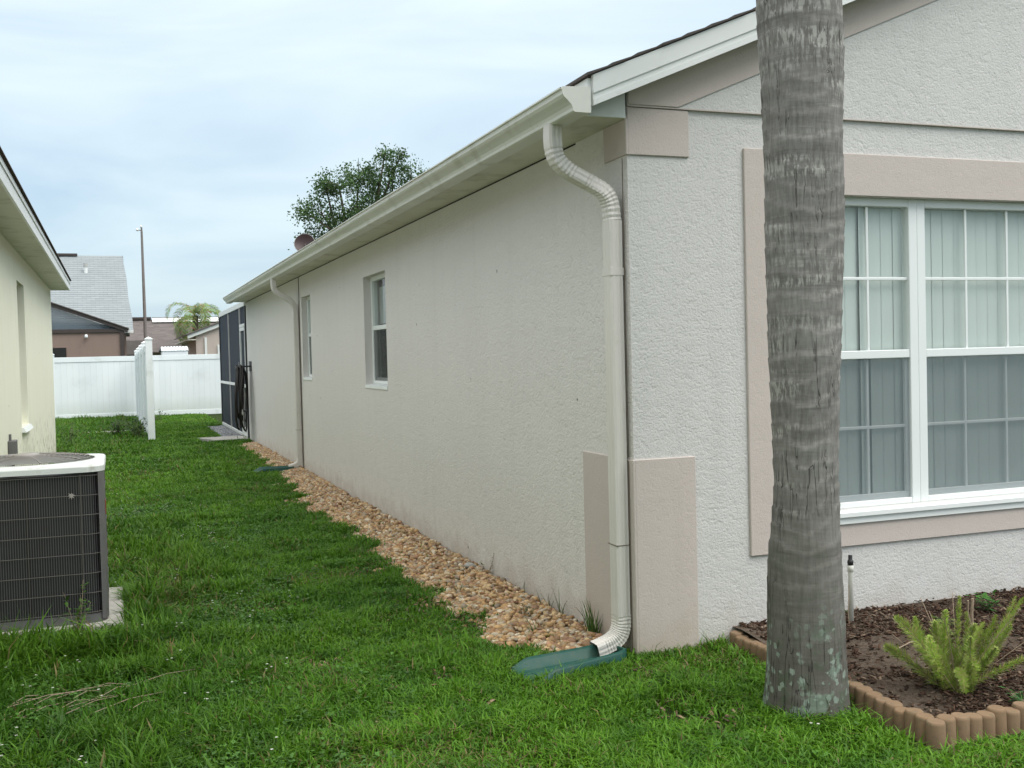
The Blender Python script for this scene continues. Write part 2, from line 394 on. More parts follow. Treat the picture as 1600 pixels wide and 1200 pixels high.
def ground_mat(name, c1, c2, c3, s=3, bs=40):
    m, t, b = new_mat(name, .95, .05); p = pos(t)
    c = mixc(t, ramp(t, noise(t, p, s, 6, .65), [(.3, 0.0), (.7, 1.0)]), c1, c2)
    c = mixc(t, ramp(t, noise(t, p, bs, 5, .7), [(.45, 0.0), (.7, 1.0)]), c, c3)
    L(t, c, b.inputs['Base Color']); bump(t, b, noise(t, p, bs, 5, .7), .8, .02)
    return m
M['lawn'] = ground_mat('lawn_thatch', (.020, .040, .010), (.030, .052, .013), (.045, .042, .018))
M['soil'] = ground_mat('bed_soil', (.06, .042, .03), (.15, .12, .095), (.05, .036, .026), 2.6, 60)
M['gravel_bed'] = ground_mat('gravel_bed', (.16, .105, .06), (.22, .15, .09), (.09, .06, .035), 4, 50)
M['grey_gravel'] = ground_mat('grey_gravel', (.20, .205, .21), (.28, .28, .28), (.10, .10, .10), 5, 25)
M['grass'] = attr_mat('grass_blades', .5, .25, .3)
M['leaf'] = attr_mat('leaves', .55, .25, .25)
M['stones'] = attr_mat('river_stones', .6, .35)
M['chips'] = attr_mat('bark_chips', .9, .1)

def glass_mat(name, tint=(.9, .95, .93), ior=1.5):
    m, t, b = new_mat(name); t.nodes.remove(b)
    tr = N(t, 'ShaderNodeBsdfTransparent'); tr.inputs[0].default_value = (*tint, 1)
    gl = N(t, 'ShaderNodeBsdfGlossy'); gl.inputs['Roughness'].default_value = .015
    lw = N(t, 'ShaderNodeLayerWeight'); lw.inputs['Blend'].default_value = .5; f0 = ((ior-1)/(ior+1))**2
    fr5 = math_(t, 'MULTIPLY_ADD', math_(t, 'POWER', lw.outputs['Facing'], 4.5), 1-f0, f0*1.6)
    mx = N(t, 'ShaderNodeMixShader')
    L(t, fr5, mx.inputs[0]); L(t, tr.outputs[0], mx.inputs[1]); L(t, gl.outputs[0], mx.inputs[2])
    L(t, mx.outputs[0], t.nodes['Material Output'].inputs[0]); return m
M['glass'] = glass_mat('window_glass', (.97, 1, .985))
M['glass_side'] = glass_mat('window_glass_side', (.8, .85, .85), 1.75)
def screen_mat(name, col, opacity):
    m, t, b = new_mat(name, .7, .2); b.inputs['Base Color'].default_value = (*col, 1)
    tr = N(t, 'ShaderNodeBsdfTransparent'); mx = N(t, 'ShaderNodeMixShader')
    n = noise(t, pos(t), 2.2, 4); L(t, mixc(t, n, tuple(x*.8 for x in col), tuple(x*1.2 for x in col)), b.inputs['Base Color'])
    mx.inputs[0].default_value = opacity
    L(t, tr.outputs[0], mx.inputs[1]); L(t, b.outputs[0], mx.inputs[2]); L(t, mx.outputs[0], t.nodes['Material Output'].inputs[0]); return m
M['screen_win'] = screen_mat('insect_screen', (.16, .20, .215), .48)
M['screen_side'] = screen_mat('insect_screen_dark', (.055, .062, .06), .55)
M['screen_cage'] = screen_mat('cage_screen', (.030, .040, .055), .86)
M['screen_far'] = screen_mat('porch_screen', (.16, .20, .23), .55)

# ------------------------------------------------------------------ ground
g = MB()
g.add([(-900, -900, 0), (900, -900, 0), (900, 1200, 0), (-900, 1200, 0)], [(0, 1, 2, 3)])
g.build('lawn_ground', M['lawn'], kind='structure')

# gravel edge polyline (x of outer edge as function of y)
GE_y = np.array([.10, .30, .62, .95, 1.4, 2.0, 2.6, 3.3, 4.0, 4.6, 5.6, 6.3, 7.2, 8.7, 10.2, 11.5, 12.7, 14.0, 14.9])
GE_x = np.array([-.18, -.40, -.54, -.47, -.50, -.49, -.53, -.52, -.42, -.48, -.55, -.60, -.45, -.38, -.36, -.34, -.30, -.36, -.30])
def gedge(y): return np.interp(y, GE_y, GE_x) + .05*np.sin(np.asarray(y)*7.3) + .03*np.sin(np.asarray(y)*17.1+1)
mb = MB(); ys = np.linspace(.1, 14.95, 140); ex = gedge(ys)
vs_ = [(0.0, y, .012) for y in ys] + [(x-.03, y, .006) for x, y in zip(ex, ys)]
mb.add(vs_, [(i, i+1, 140+i+1, 140+i) for i in range(139)])
mb.build('gravel_strip_ground', M['gravel_bed'], kind='structure')
# planting bed soil
mb = MB(); nx, ny = 40, 16
for j in range(ny+1):
    for i in range(nx+1):
        x = .53+(12-.53)*(i/nx)**1.6; y = -1.42+1.42*j/ny
        mb.v.append((x, y, .035+.075*(j/ny)**1.3+.012*math.sin(x*9+y*5)*math.sin(y*11)))
mb.f = [(j*(nx+1)+i, j*(nx+1)+i+1, (j+1)*(nx+1)+i+1, (j+1)*(nx+1)+i) for j in range(ny) for i in range(nx)]; mb.sm = [True]*len(mb.f)
mb.build('mulch_bed_soil', M['soil'], kind='structure')
# concrete walk and grey gravel by the cage
mb = MB(); mb.prism([(-.92, 16.85), (-.60, 15.95), (-.02, 15.98), (-.02, 16.75), (-.2, 16.95)], 0, .045, 'z')
mb.build('concrete_walk', M['concrete'], kind='structure')
mb = MB(); mb.add([(-.02, 16.9, .012), (-.42, 17.2, .012), (-.45, 18.6, .012), (-.35, 20.6, .012), (-.02, 21.4, .012)], [(0, 4, 3, 2, 1)])
mb.build('grey_gravel_ground', M['grey_gravel'], kind='structure')

# ------------------------------------------------------------------ wall with openings
def wall_holes(mb, P, u0, u1, z0, z1, holes, depth):
    """P(u, z, d) -> world point, d = depth behind the wall face"""
    us = sorted({u0, u1, *[h[0] for h in holes], *[h[1] for h in holes]}); zs = sorted({z0, z1, *[h[2] for h in holes], *[h[3] for h in holes]})
    for a, b in zip(us, us[1:]):
        for c, d in zip(zs, zs[1:]):
            if any(h[0] <= a and b <= h[1] and h[2] <= c and d <= h[3] for h in holes): continue
            mb.quad(P(a, c, 0), P(b, c, 0), P(b, d, 0), P(a, d, 0))
    for a, b, c, d in holes:
        for (p, q) in (((a, c), (b, c)), ((b, c), (b, d)), ((b, d), (a, d)), ((a, d), (a, c))):
            mb.quad(P(*p, 0), P(*q, 0), P(*q, depth), P(*p, depth))

H = 2.612
SL = .4167
RAKE0 = 2.868                                # top of rake fascia at x = 0
HW = 12.0; HL = 16.0                         # house width and length
house = empty('stucco_house', (0, 0, 0), 'pale stucco house with white gutter along its side and large gridded front window', 'house')
side_holes = [(4.935, 5.845, 1.235, 2.30), (8.945, 9.61, 1.265, 2.325)]
mb = MB(); wall_holes(mb, lambda u, z, d: (d, u, z), 0, HL, -.1, 2.70, side_holes, .16)
mb.build('side_wall', M['stucco_side'], house)
front_holes = [(.86, 3.91, .645, 2.281)]
mb = MB(); wall_holes(mb, lambda u, z, d: (u, d, z), 0, HW, -.1, 2.675, front_holes, .16)
mb.build('front_wall', M['stucco_front'], house)
mb = MB()
mb.quad((0, HL, -.1), (HW, HL, -.1), (HW, HL, 2.7), (0, HL, 2.7)); mb.quad((HW, 0, -.1), (HW, HL, -.1), (HW, HL, 2.7), (HW, 0, 2.7))
ztop = lambda x: RAKE0 - .04 + SL*min(x, HW-x)
mb.add([(0, HL, 2.7), (HW, HL, 2.7), (HW/2, HL, ztop(HW/2))], [(0, 1, 2)])
mb.build('rear_wall', M['stucco_side'], house)
# gable panel stands 14 mm proud above the ledge
mb = MB(); mb.prism([(0, 2.676), (HW, 2.676), (HW, ztop(HW)), (HW/2, ztop(HW/2)), (0, ztop(0))], -.014, .05, 'y')
mb.build('gable_wall', M['stucco_front'], house)
# frieze along the rake, smooth beige stucco
fl = lambda x: 2.566+SL*x
mb = MB()
for sgn in (0, 1):
    X = (lambda x: x) if sgn == 0 else (lambda x: HW-x)
    poly = [(.003, 2.679), (.271, 2.679), (HW/2-.001, fl(HW/2)), (HW/2-.001, ztop(HW/2)-.004), (.003, ztop(0)-.004)]
    mb.prism([(X(a), b) for a, b in poly], -.022, -.0142, 'y')
mb.build('frieze', M['trim'], house)
# thin ledge under the gable; darker trim colour stands in for the shadow line
mb = MB(); mb.box(.002, HW, -.0165, -.001, 2.6695, 2.6755); mb.build('ledge', M['trim'], house)
# corner quoins
def quoin(x0, x1, y0, y1, z0, z1):
    q = MB(); q.box(x0, x1, y0, y1, z0, z1, .003); return q.build('quoin', M['trim'], house)
quoin(.001, .333, -.0105, .004, 2.441, 2.6665)
quoin(-.010, .004, -.0105, .24, 2.441, 2.6115)
quoin(.001, .333, -.0105, .004, -.05, .978)
quoin(-.010, .004, -.0105, .58, -.05, .978)
# window surround
mb = MB()
mb.box(.64, .86, -.014, .004, .455, 2.499, .003); mb.box(3.91, 4.13, -.014, .004, .455, 2.499, .003)
mb.box(.8605, 3.9095, -.014, .004, 2.281, 2.499, .003); mb.box(.8605, 3.9095, -.014, .004, .455, .574, .003)
mb.build('window_surround', M['trim'], house)
# soffits
mb = MB(); mb.box(-.238, -.0005, .0, HL+.02, 2.613, 2.63); 
mb.build('soffit', M['soffit'], house)
mb = MB(); mb.box(-.0012, .0006, .6, HL, 2.604, 2.6125); mb.build('soffit_joint', M['dark'], house)
mb = MB(); mb.box(-.236, -.0105, -.013, .0, 2.6135, 2.78); mb.build('eave_return', M['white_alu'], house)
# rake soffit (sloped) and rake fascias on the left and right slopes
def rake(sgn):
    X = (lambda x: x) if sgn == 0 else (lambda x: HW-x)
    a, b_ = -.238, HW/2
    def bar(mb, lo, hi, y0, y1, x0=a):
        mb.prism([(X(x0), RAKE0+SL*x0+lo), (X(b_), RAKE0+SL*b_+lo), (X(b_), RAKE0+SL*b_+hi), (X(x0), RAKE0+SL*x0+hi)], y0, y1, 'y')
    m = MB(); bar(m, -.084, .0, -.150, -.125); m.build('rake_fascia', M['white_alu'], house)
    m = MB(); bar(m, -.112, -.0842, -.143, -.125); bar(m, -.139, -.1125, -.147, -.125); m.build('fascia_trim', M['white_alu'], house)
    m = MB(); bar(m, -.128, -.118, -.1248, -.0225, 0.0 if True else a); m.build('rake_soffit', M['soffit'], house)
rake(0); rake(1)
mb = MB(); mb.box(-.256, -.239, -.125, HL+.1, 2.615, 2.758); mb.build('eave_fascia', M['white_alu'], house)
# roof deck and shingle courses
def slab(mb, x0, x1, y0, y1, lo, hi, X=lambda x: x, lo2=None, hi2=None):
    lo2 = lo if lo2 is None else lo2; hi2 = hi if hi2 is None else hi2
    p = [(x0, RAKE0+SL*x0+lo), (x1, RAKE0+SL*x1+lo2), (x1, RAKE0+SL*x1+hi2), (x0, RAKE0+SL*x0+hi)]
    mb.prism([(X(a), b) for a, b in p], y0, y1, 'y')
mb = MB(); slab(mb, -.26, HW/2, -.14, HL+.14, .001, .006); slab(mb, -.26, HW/2, -.14, HL+.14, .001, .006, lambda x: HW-x)
roof = mb.build('roof', M['shingle'], house)
k = 0; x = -.272
while x < HW/2:
    for sg in (0, 1):
        X = (lambda x: x) if sg == 0 else (lambda x: HW-x)
        m = MB(); y0 = -.158+random.uniform(-.006, .008)
        slab(m, x, min(x+.20, HW/2), y0, HL+.16, .0065, .020, X, .0062, .0085)
        m.build('shingle_course', M['shingle'], roof)
    x += .13; k += 1
mb = MB(); mb.prism([(HW/2-.15, RAKE0+SL*(HW/2-.15)+.035), (HW/2, RAKE0+SL*HW/2+.035), (HW/2+.15, RAKE0+SL*(HW/2-.15)+.035), (HW/2+.15, RAKE0+SL*(HW/2-.15)+.05), (HW/2, RAKE0+SL*HW/2+.052), (HW/2-.15, RAKE0+SL*(HW/2-.15)+.05)], -.16, HL+.16, 'y')
mb.build('ridge_cap', M['shingle'], roof)

# gutter: K profile, open trough with end caps
gx = -.257; gz = 2.592
prof = [(0, .118), (0, 0), (-.078, 0), (-.088, .006), (-.090, .020), (-.097, .034), (-.112, .050), (-.130, .066), (-.139, .078), (-.141, .098), (-.150, .101), (-.150, .108), (-.139, .108)]
inner = [(-.134, .100), (-.134, .080), (-.126, .069), (-.108, .054), (-.093, .038), (-.085, .022), (-.082, .009), (-.076, .004), (-.004, .004), (-.004, .118)]
gy0, gy1 = -.155, HL+.12
mb = MB(); loop = prof + inner; n = len(loop)
for yy in (gy0, gy1): mb.v += [(gx+a, yy, gz+b) for a, b in loop]
for i in range(n): mb.f.append((i, (i+1) % n, n+(i+1) % n, n+i)); mb.sm.append(False)
gut = mb.build('gutter', M['gutter'], house)
for yy, s_ in ((gy0, -1), (gy1, 1)):
    mb = MB(); mb.prism([(gx+a*1.0, gz+b) for a, b in prof[:-2]]+[(gx-.139, gz+.112)], yy, yy+s_*.004, 'y'); mb.build('end_cap', M['gutter'], gut)
mb = MB()
for yy in np.arange(.6, HL, 1.2): mb.box(gx-.136, gx, yy, yy+.02, gz+.092, gz+.096)
mb.build('gutter_strap', M['gutter'], gut)
for yy in (3.1, 6.15, 9.2, 12.3):
    mb = MB(); mb.v = []
    sc = [(gx+a*1.012-.0012, gz+b-.0015) for a, b in prof[1:-1]]
    for y_ in (yy, yy+.06): mb.v += [(a, y_, b) for a, b in sc]
    m_ = len(sc); mb.f = [(i, i+1, m_+i+1, m_+i) for i in range(m_-1)]; mb.sm = [False]*len(mb.f)
    mb.build('gutter_seam', M['gutter'], gut)

# ------------------------------------------------------------------ downspouts
def downspout(yc, ytop, bottom=True, label=None, straight_x=-.046):
    wx, wy = .070, .098
    sx_ = straight_x
    def curve(pts, m=10):
        # Catmull-Rom
        P = [Vector(p) for p in pts]; res = []
        for i in range(len(P)-1):
            p0 = P[max(i-1, 0)]; p1 = P[i]; p2 = P[i+1]; p3 = P[min(i+2, len(P)-1)]
            for k in range(m):
                u = k/m; res.append(.5*((2*p1)+(-p0+p2)*u+(2*p0-5*p1+4*p2-p3)*u*u+(-p0+3*p1-3*p2+p3)*u**3))
        res.append(P[-1]); return res
    def sweep(path, crimp):
        # section: rectangle with small grooves; long axis along y
        sec = []
        def side(ax, ay, bx, by, nx_, ny_, grooves):
            m = grooves*2+1
            for i in range(m*2):
                u = i/(m*2); d = .0016 if (i % 4) in (1, 2) and 0 < i < m*2-1 else 0
                sec.append((ax+(bx-ax)*u-nx_*d, ay+(by-ay)*u-ny_*d))
        c = .007; a, b = wx/2, wy/2
        side(-a, -b+c, -a, b-c, -1, 0, 2); side(-a+c, b, a-c, b, 0, 1, 2); side(a, b-c, a, -b+c, 1, 0, 2); side(a-c, -b, -a+c, -b, 0, -1, 2)
        m_ = MB(); ns = len(sec)
        for i, p in enumerate(path):
            t = (path[min(i+1, len(path)-1)]-path[max(i-1, 0)]).normalized()
            bi = Vector((0, 1, 0)); nrm = bi.cross(t).normalized()
            if nrm.x < 0 and abs(t.z) > .1: pass
            s = crimp(i)
            for u, w in sec: m_.v.append(tuple(p - nrm*u*s + bi*w*s))
        for i in range(len(path)-1):
            for k in range(ns): m_.f.append((i*ns+k, i*ns+(k+1) % ns, (i+1)*ns+(k+1) % ns, (i+1)*ns+k)); m_.sm.append(False)
        return m_
    top = curve([(-.312, ytop, 2.60), (-.314, ytop, 2.515), (-.298, ytop, 2.440), (-.245, ytop-.01, 2.385), (-.190, ytop-.02, 2.352), (-.135, ytop-.03, 2.322),
                 (-.085, yc+.005, 2.275), (-.055, yc, 2.215), (sx_, yc, 2.13)], 7)
    nT = len(top)
    def cr(i): 
        z = top[min(i, nT-1)].z; 
        if z > 2.50: return 1.0
        if 2.34 < z < 2.365: return .97
        return 1.0 if i % 2 else .93
    mbt = sweep(top, cr)
    st = [Vector((sx_, yc, z)) for z in (2.134, 1.9, 1.5, 1.0, .6, .2)]
    mbs = sweep(st, lambda i: 1.03 if i == 0 else 1.0)
    bt = curve([(sx_, yc, .22), (sx_, yc, .165), (-.062, yc, .118), (-.098, yc, .088), (-.145, yc, .070), (-.190, yc, .058)], 7)
    mbb = sweep(bt, lambda i: 1.04 if i < 2 else (1.04 if (i % 2 and i < len(bt)-7) else (.985 if i < len(bt)-7 else 1.01)))
    d = mbs.build('downspout', M['downspout'], house, label=label)
    mbt.build('upper_elbow', M['downspout'], d); mbb.build('lower_elbow', M['downspout'], d)
    # seam band and strap where the pipe is joined
    m_ = MB()
    m_.box(sx_-wx/2-.0018, sx_+wx/2+.0018, yc-wy/2-.0018, yc+wy/2+.0018, .56, .563)
    m_.build('joint', M['brown_line'], d)
    m_ = MB(); m_.box(sx_-wx/2-.0016, sx_+wx/2, yc-wy/2-.0016, yc+wy/2+.0016, 1.87, 1.905)
    m_.build('strap', M['downspout'], d)
downspout(.086, .165, label='downspout at the near house corner with ribbed elbows')
downspout(9.86, 9.92, label='far downspout beside the narrow window')
mb = MB(); mb.tube([(-.010, 9.74, 2.60), (-.011, 9.73, 1.9), (-.010, 9.745, 1.0), (-.012, 9.74, .02)], .0045, 6); mb.build('brown_line', M['brown_line'], house)  # thin dark brown line down the wall beside the far downspout
mb = MB(); mb.tube([(-.012, .030, 2.43), (-.0135, .028, 1.7), (-.0125, .030, .99)], .0022, 6)  # thin brown strips standing in for the shaded, dirty gap beside the near pipe
mb.tube([(-.0145, .029, .97), (-.0155, .028, .5), (-.015, .030, .05)], .0022, 6); mb.build('brown_line', M['brown_line'], house)

# ------------------------------------------------------------------ windows
def hbox(mb, P, u0, u1, z0, z1, d0, d1, b=.0):
    """box in wall coordinates"""
    a = P(u0, z0, d0); c = P(u1, z1, d1)
    x0, x1 = sorted((a[0], c[0])); y0, y1 = sorted((a[1], c[1])); q0, q1 = sorted((a[2], c[2]))
    mb.box(x0, x1, y0, y1, q0, q1, b)
def hung_window(P, u0, u1, z0, z1, zr, d, cols, rows, name_mat='glass', label=None, fw=.055, mull=True):
    """single hung unit: frame, upper sash in front, lower sash behind with insect screen, muntins, panes, blinds"""
    m = MB()
    hbox(m, P, u0, u0+fw, z0, z1, d, d+.06, .003); hbox(m, P, u1-fw, u1, z0, z1, d, d+.06, .003)
    hbox(m, P, u0+fw, u1-fw, z1-fw*.8, z1, d+.0005, d+.06, .003); hbox(m, P, u0+fw, u1-fw, z0, z0+.03, d+.0005, d+.06, .003)
    w = m.build('window', M['win_white'], house, label=label)
    a, b = u0+fw, u1-fw
    # upper sash rail and lower sash
    m = MB(); hbox(m, P, a, b, zr-.022, zr+.022, d+.004, d+.03, .003); m.build('meeting_rail', M['win_white'], w)
    m = MB(); hbox(m, P, a, b, z0+.030, z0+.062, d+.026, d+.044, .002); hbox(m, P, a, a+.018, z0+.062, zr-.022, d+.026, d+.044, .002)
    hbox(m, P, b-.018, b, z0+.062, zr-.022, d+.026, d+.044, .002); m.build('lower_sash', M['win_white'], w)
    for (q0, q1, dd) in ((zr+.022, z1-fw*.8, d+.020), (z0+.05, zr-.022, d+.036)):
        for c in range(1, cols):
            uu = a+(b-a)*c/cols; m = MB(); hbox(m, P, uu-.008, uu+.008, q0, q1, dd-.004, dd+.004, .002); m.build('muntin', M['win_white'], w)
        for r in range(1, rows):
            zz = q0+(q1-q0)*r/rows
            m = MB(); hbox(m, P, a, b, zz-.008, zz+.008, dd-.0045, dd+.0045, .002); m.build('muntin', M['win_white'], w)
    for (q0, q1, dd) in ((zr+.02, z1-fw*.7, d+.026), (z0+.04, zr, d+.042)):
        m = MB(); m.quad(P(a, q0, dd), P(b, q0, dd), P(b, q1, dd), P(a, q1, dd)); m.build('glass_pane', M[name_mat], w)
    m = MB(); m.quad(P(a+.004, z0+.034, d+.010), P(b-.004, z0+.034, d+.010), P(b-.004, zr-.02, d+.010), P(a+.004, zr-.02, d+.010)); m.build('insect_screen', M['screen_win' if name_mat == 'glass' else 'screen_side'], w)
    return w, a, b
PF = lambda u, z, d: (u, d, z)
for (a, b, c, lab) in ((.86, 1.745, 3, 'window unit partly hidden by the palm trunk'), (1.745, 3.025, 4, 'wide middle window unit with pale vertical blinds'), (3.025, 3.91, 3, None)):
    w, p, q = hung_window(PF, a, b, .645, 2.281, 1.452, .035, c, 2, label=lab)
    # vertical blinds
    u = p-.02; i = 0
    while u < q+.02:
        m = MB(); ang = math.radians(random.uniform(1.5, 4) if i != 7 or a > 1 else 20); hw = .0465; uc = u
        pts = []
        for kk in range(5):
            s = (kk/4-.5)*2; bow = .0035*(1-s*s)
            pts.append((uc+s*hw*math.cos(ang)+bow*math.sin(ang), .094+s*hw*math.sin(ang)-bow*math.cos(ang)))
        m.add([(x_, y_, .70) for x_, y_ in pts]+[(x_, y_, 2.235) for x_, y_ in pts], [(k_, k_+1, 6+k_, 5+k_) for k_ in range(4)], True)
        m.build('blind_slat', M['blind'], w); u += random.choice((.076, .078, .080)); i += 1
    m = MB(); m.box(p, q, .098, .14, 2.240, 2.262); m.build('blind_track', M['win_white'], w)
m = MB(); m.prism([(-.040, .612), (.034, .632), (.034, .6445), (-.026, .6445), (-.040, .634)], .8602, 3.9098, 'x')
m.prism([(-.026, .575), (.02, .575), (.02, .6115), (-.026, .6115)], .8602, 3.9098, 'x')
m.build('window_sill', M['win_white'], house)
# dark room behind the blinds
m = MB(); m.box(.3, 4.5, .161, 3.0, .2, 2.5); m.f = m.f[:2]+m.f[3:]; m.sm = m.sm[:len(m.f)]; m.build('interior', M['interior'], house)
PS = lambda u, z, d: (d, u, z)
for (a, b, z0, z1), lab in zip(side_holes, ('wider side window with pale blind in the upper sash', 'narrow side window nearest the far downspout')):
    w, p, q = hung_window(PS, a+.001, b-.001, z0+.012, z1-.001, z0+.56, .072, 1, 1, 'glass_side', label=lab, fw=.05)
    m = MB(); m.box(.15, .155, a+.1, b-.01, z0+.60, z1-.1); m.build('blind', M['blind'], w)
    m = MB(); m.prism([(-.008, z0-.028), (.012, z0-.028)] + [(.07, z0-.02), (.07, z0+.013), (-.008, z0+.001)], a-.004, b+.004, 'y'); m.build('sill', M['win_white'], w)
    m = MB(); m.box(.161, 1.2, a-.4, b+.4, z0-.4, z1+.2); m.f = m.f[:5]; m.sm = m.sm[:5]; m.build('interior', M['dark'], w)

# ------------------------------------------------------------------ dish on the roof
d = empty('satellite_dish', (.62, 12.6, 3.05), 'dark reddish brown round dish poking above the white gutter', 'dish')
cen = Vector((.60, 12.75, 3.36)); ax = Vector((-.35, -1, .35)).normalized(); e1 = ax.orthogonal().normalized(); e2 = ax.cross(e1)
m = MB(); n = 32; vs2 = []; fs2 = []
for j in range(5):
    rr = .165*j/4
    for i in range(n):
        w_ = 2*PI*i/n; vs2.append(cen+(e1*math.cos(w_)+e2*math.sin(w_))*rr+ax*(.05*(j/4)**2))
for j in range(4):
    for i in range(n): fs2.append((j*n+i, j*n+(i+1) % n, (j+1)*n+(i+1) % n, (j+1)*n+i))
m.add(vs2, fs2, True); m.add([v-ax*.004 for v in vs2], [tuple(reversed(f)) for f in fs2], True)
m.build('reflector', M['dish'], d)
m = MB(); m.tube([cen+ax*.05+(e1*math.cos(2*PI*i/32)+e2*math.sin(2*PI*i/32))*.166 for i in range(33)], .003, 6); m.build('rim', M['hose_grey'], d)
m = MB(); m.tube([(.62, 12.6, 3.12), (.62, 12.62, 3.2), tuple(cen)], .018, 8); m.build('mast', M['brown_metal'], d)

# ------------------------------------------------------------------ splash blocks
def splash(cx, cy, ln, w0, w1, rz, label):
    r = empty('splash_block', (cx, cy, .0), label, 'splash block', 'green splash blocks under the downspouts', rz)
    # open trough: local x from 0 (house) to -ln
    m = MB(); nx_ = 24; outer = []
    def sec(x_, w):
        hh = .070
        return [(x_, -w, 0), (x_, -w, hh*.85), (x_, -w+.012, hh), (x_, -w+.026, hh*.8), (x_, -w+.045, .022), (x_, -w*.45, .016), (x_, -w*.40, .022), (x_, -w*.30, .022), (x_, -w*.25, .016), (x_, w*.25, .016),
                (x_, w*.30, .022), (x_, w*.40, .022), (x_, w*.45, .016), (x_, w-.045, .022), (x_, w-.026, hh*.8), (x_, w-.012, hh), (x_, w, hh*.85), (x_, w, 0)]
    for i in range(nx_+1):
        u = i/nx_; w = w0+(w1-w0)*u
        if i < 3: w -= .03*(1-i/3)**2
        s_ = sec(-ln*u, w)
        if u > .8: s_ = [(a, b, c*(1-.75*(u-.8)/.2) if c > .03 else c) for a, b, c in s_]
        outer += s_
    k_ = 18; loc = r.location
    cz, sz = 1, 0
    m.v = [(a+loc.x, b+loc.y, c+.008+loc.z) for a, b, c in outer]
    m.f = [(i*k_+j, i*k_+j+1, (i+1)*k_+j+1, (i+1)*k_+j) for i in range(nx_) for j in range(k_-1)]; m.sm = [True]*len(m.f)
    m.build('trough', M['green_plastic'], r)
    m = MB(); m.box(loc.x-.004, loc.x+.006, loc.y-w0+.03, loc.y+w0-.03, .008, .075, .002); m.build('back_wall', M['green_plastic'], r)
    return r
splash(-.09, .04, .58, .092, .135, math.radians(14), 'green plastic splash block under the near ribbed downspout, edged by grass')
splash(-.14, 9.86, .52, .10, .14, math.radians(0), 'green splash block under the far downspout between lawn and stones')

# ------------------------------------------------------------------ gravel
def ico(sub):
    import bmesh
    bm = bmesh.new(); bmesh.ops.create_icosphere(bm, subdivisions=sub, radius=1)
    V = np.array([v.co[:] for v in bm.verts]); F = np.array([[v.index for v in f.verts] for f in bm.faces]); bm.free(); return V, F
ICO = {1: ico(1), 2: ico(2)}
def blobs(cen, size, cols, sub, squash=.6, seed=1):
    r = np.random.default_rng(seed); V0, F0 = ICO[sub]; n = len(cen); nv = len(V0)
    # a few noisy shape variants
    K = 24; var = []
    for _ in range(K):
        d = r.normal(size=(4, 3)); ph = r.random(4)*6
        bumpv = sum(.09*np.sin(V0@d[i]*1.8+ph[i]) for i in range(4))
        var.append(V0*(1+bumpv)[:, None])
    var = np.array(var); pick = r.integers(0, K, n)
    S = np.stack([r.uniform(.8, 1.25, n), r.uniform(.6, 1.0, n), r.uniform(squash*.75, squash*1.2, n)], 1)*size[:, None]
    P = var[pick]*S[:, None, :]
    a = r.uniform(0, 2*PI, n); tl = r.normal(0, .35, n)
    ct, st = np.cos(tl)[:, None], np.sin(tl)[:, None]
    P = np.stack([P[..., 0]*ct-P[..., 2]*st, P[..., 1], P[..., 0]*st+P[..., 2]*ct], -1)
    ca, sa = np.cos(a)[:, None], np.sin(a)[:, None]
    P = np.stack([P[..., 0]*ca-P[..., 1]*sa, P[..., 0]*sa+P[..., 1]*ca, P[..., 2]], -1)+cen[:, None, :]
    F = F0[None]+(np.arange(n)*nv)[:, None, None]
    return P.reshape(-1, 3), F.reshape(-1, 3), np.repeat(cols, nv, 0)
pal = np.array([(.46, .29, .14), (.52, .37, .22), (.60, .48, .33), (.36, .21, .11), (.62, .55, .45), (.44, .27, .18), (.30, .19, .11), (.55, .41, .24), (.50, .33, .17), (.40, .34, .27)])
def gravel(y0, y1, n, sub, seed):
    r = np.random.default_rng(seed); y = r.uniform(y0, y1, n); e = gedge(y)
    u = r.random(n)**.9; x = -.012 - u*(-e)
    stray = r.random(n) < .05; x = np.where(stray, e - r.exponential(.05, n), x)
    prof = np.clip(1-(-x/(-e))**3, 0, 1)
    size = r.uniform(.011, .022, n)*(1+.35*(r.random(n) < .08))
    if sub == 1: size *= 1.15
    z = .008+r.random(n)*.034*prof + .012*vnoise(x, y, 5, 5)*prof
    x = np.minimum(x, -size*.9)
    cols = pal[r.integers(0, len(pal), n)]*np.array([1.0, .96, .87])*r.uniform(.55, 1.1, (n, 1))
    return blobs(np.stack([x, y, z], 1), size, cols, sub, .68, seed)
A1 = gravel(.13, 3.6, 6200, 2, 11); A2 = gravel(3.6, 14.95, 17500, 1, 12)
V = np.concatenate([A1[0], A2[0]]); F = np.concatenate([A1[1], A2[1]+len(A1[0])]); Cc = np.concatenate([A1[2], A2[2]])
np_mesh('river_gravel', V, F, np.full(len(F), 3), M['stones'], Cc, True, label='tan and cream river pebbles in a strip along the side wall', cat='gravel', kind='stuff')
# a larger pale stone
Vv, Ff, cc = blobs(np.array([[-.075, 2.38, .048]]), np.array([.05]), np.array([[.36, .36, .33]]), 2, .38, 3)
np_mesh('stone', Vv, Ff, np.full(len(Ff), 3), M['stones'], cc, True, label='larger pale grey flat stone on the pebbles against the wall', cat='stone')
# grey gravel stones near the cage
r = np.random.default_rng(5); n = 1500; yy = r.uniform(16.95, 20.8, n); xx = -.03-r.random(n)*.40
B = blobs(np.stack([xx, yy, np.full(n, .018)], 1), r.uniform(.012, .024, n), np.array([[.26, .27, .28]])*r.uniform(.5, 1.4, (n, 1)), 1, .6, 4)
np_mesh('grey_gravel', B[0], B[1], np.full(len(B[1]), 3), M['stones'], B[2], True, label='grey stones beside the dark screen enclosure', cat='gravel', kind='stuff')

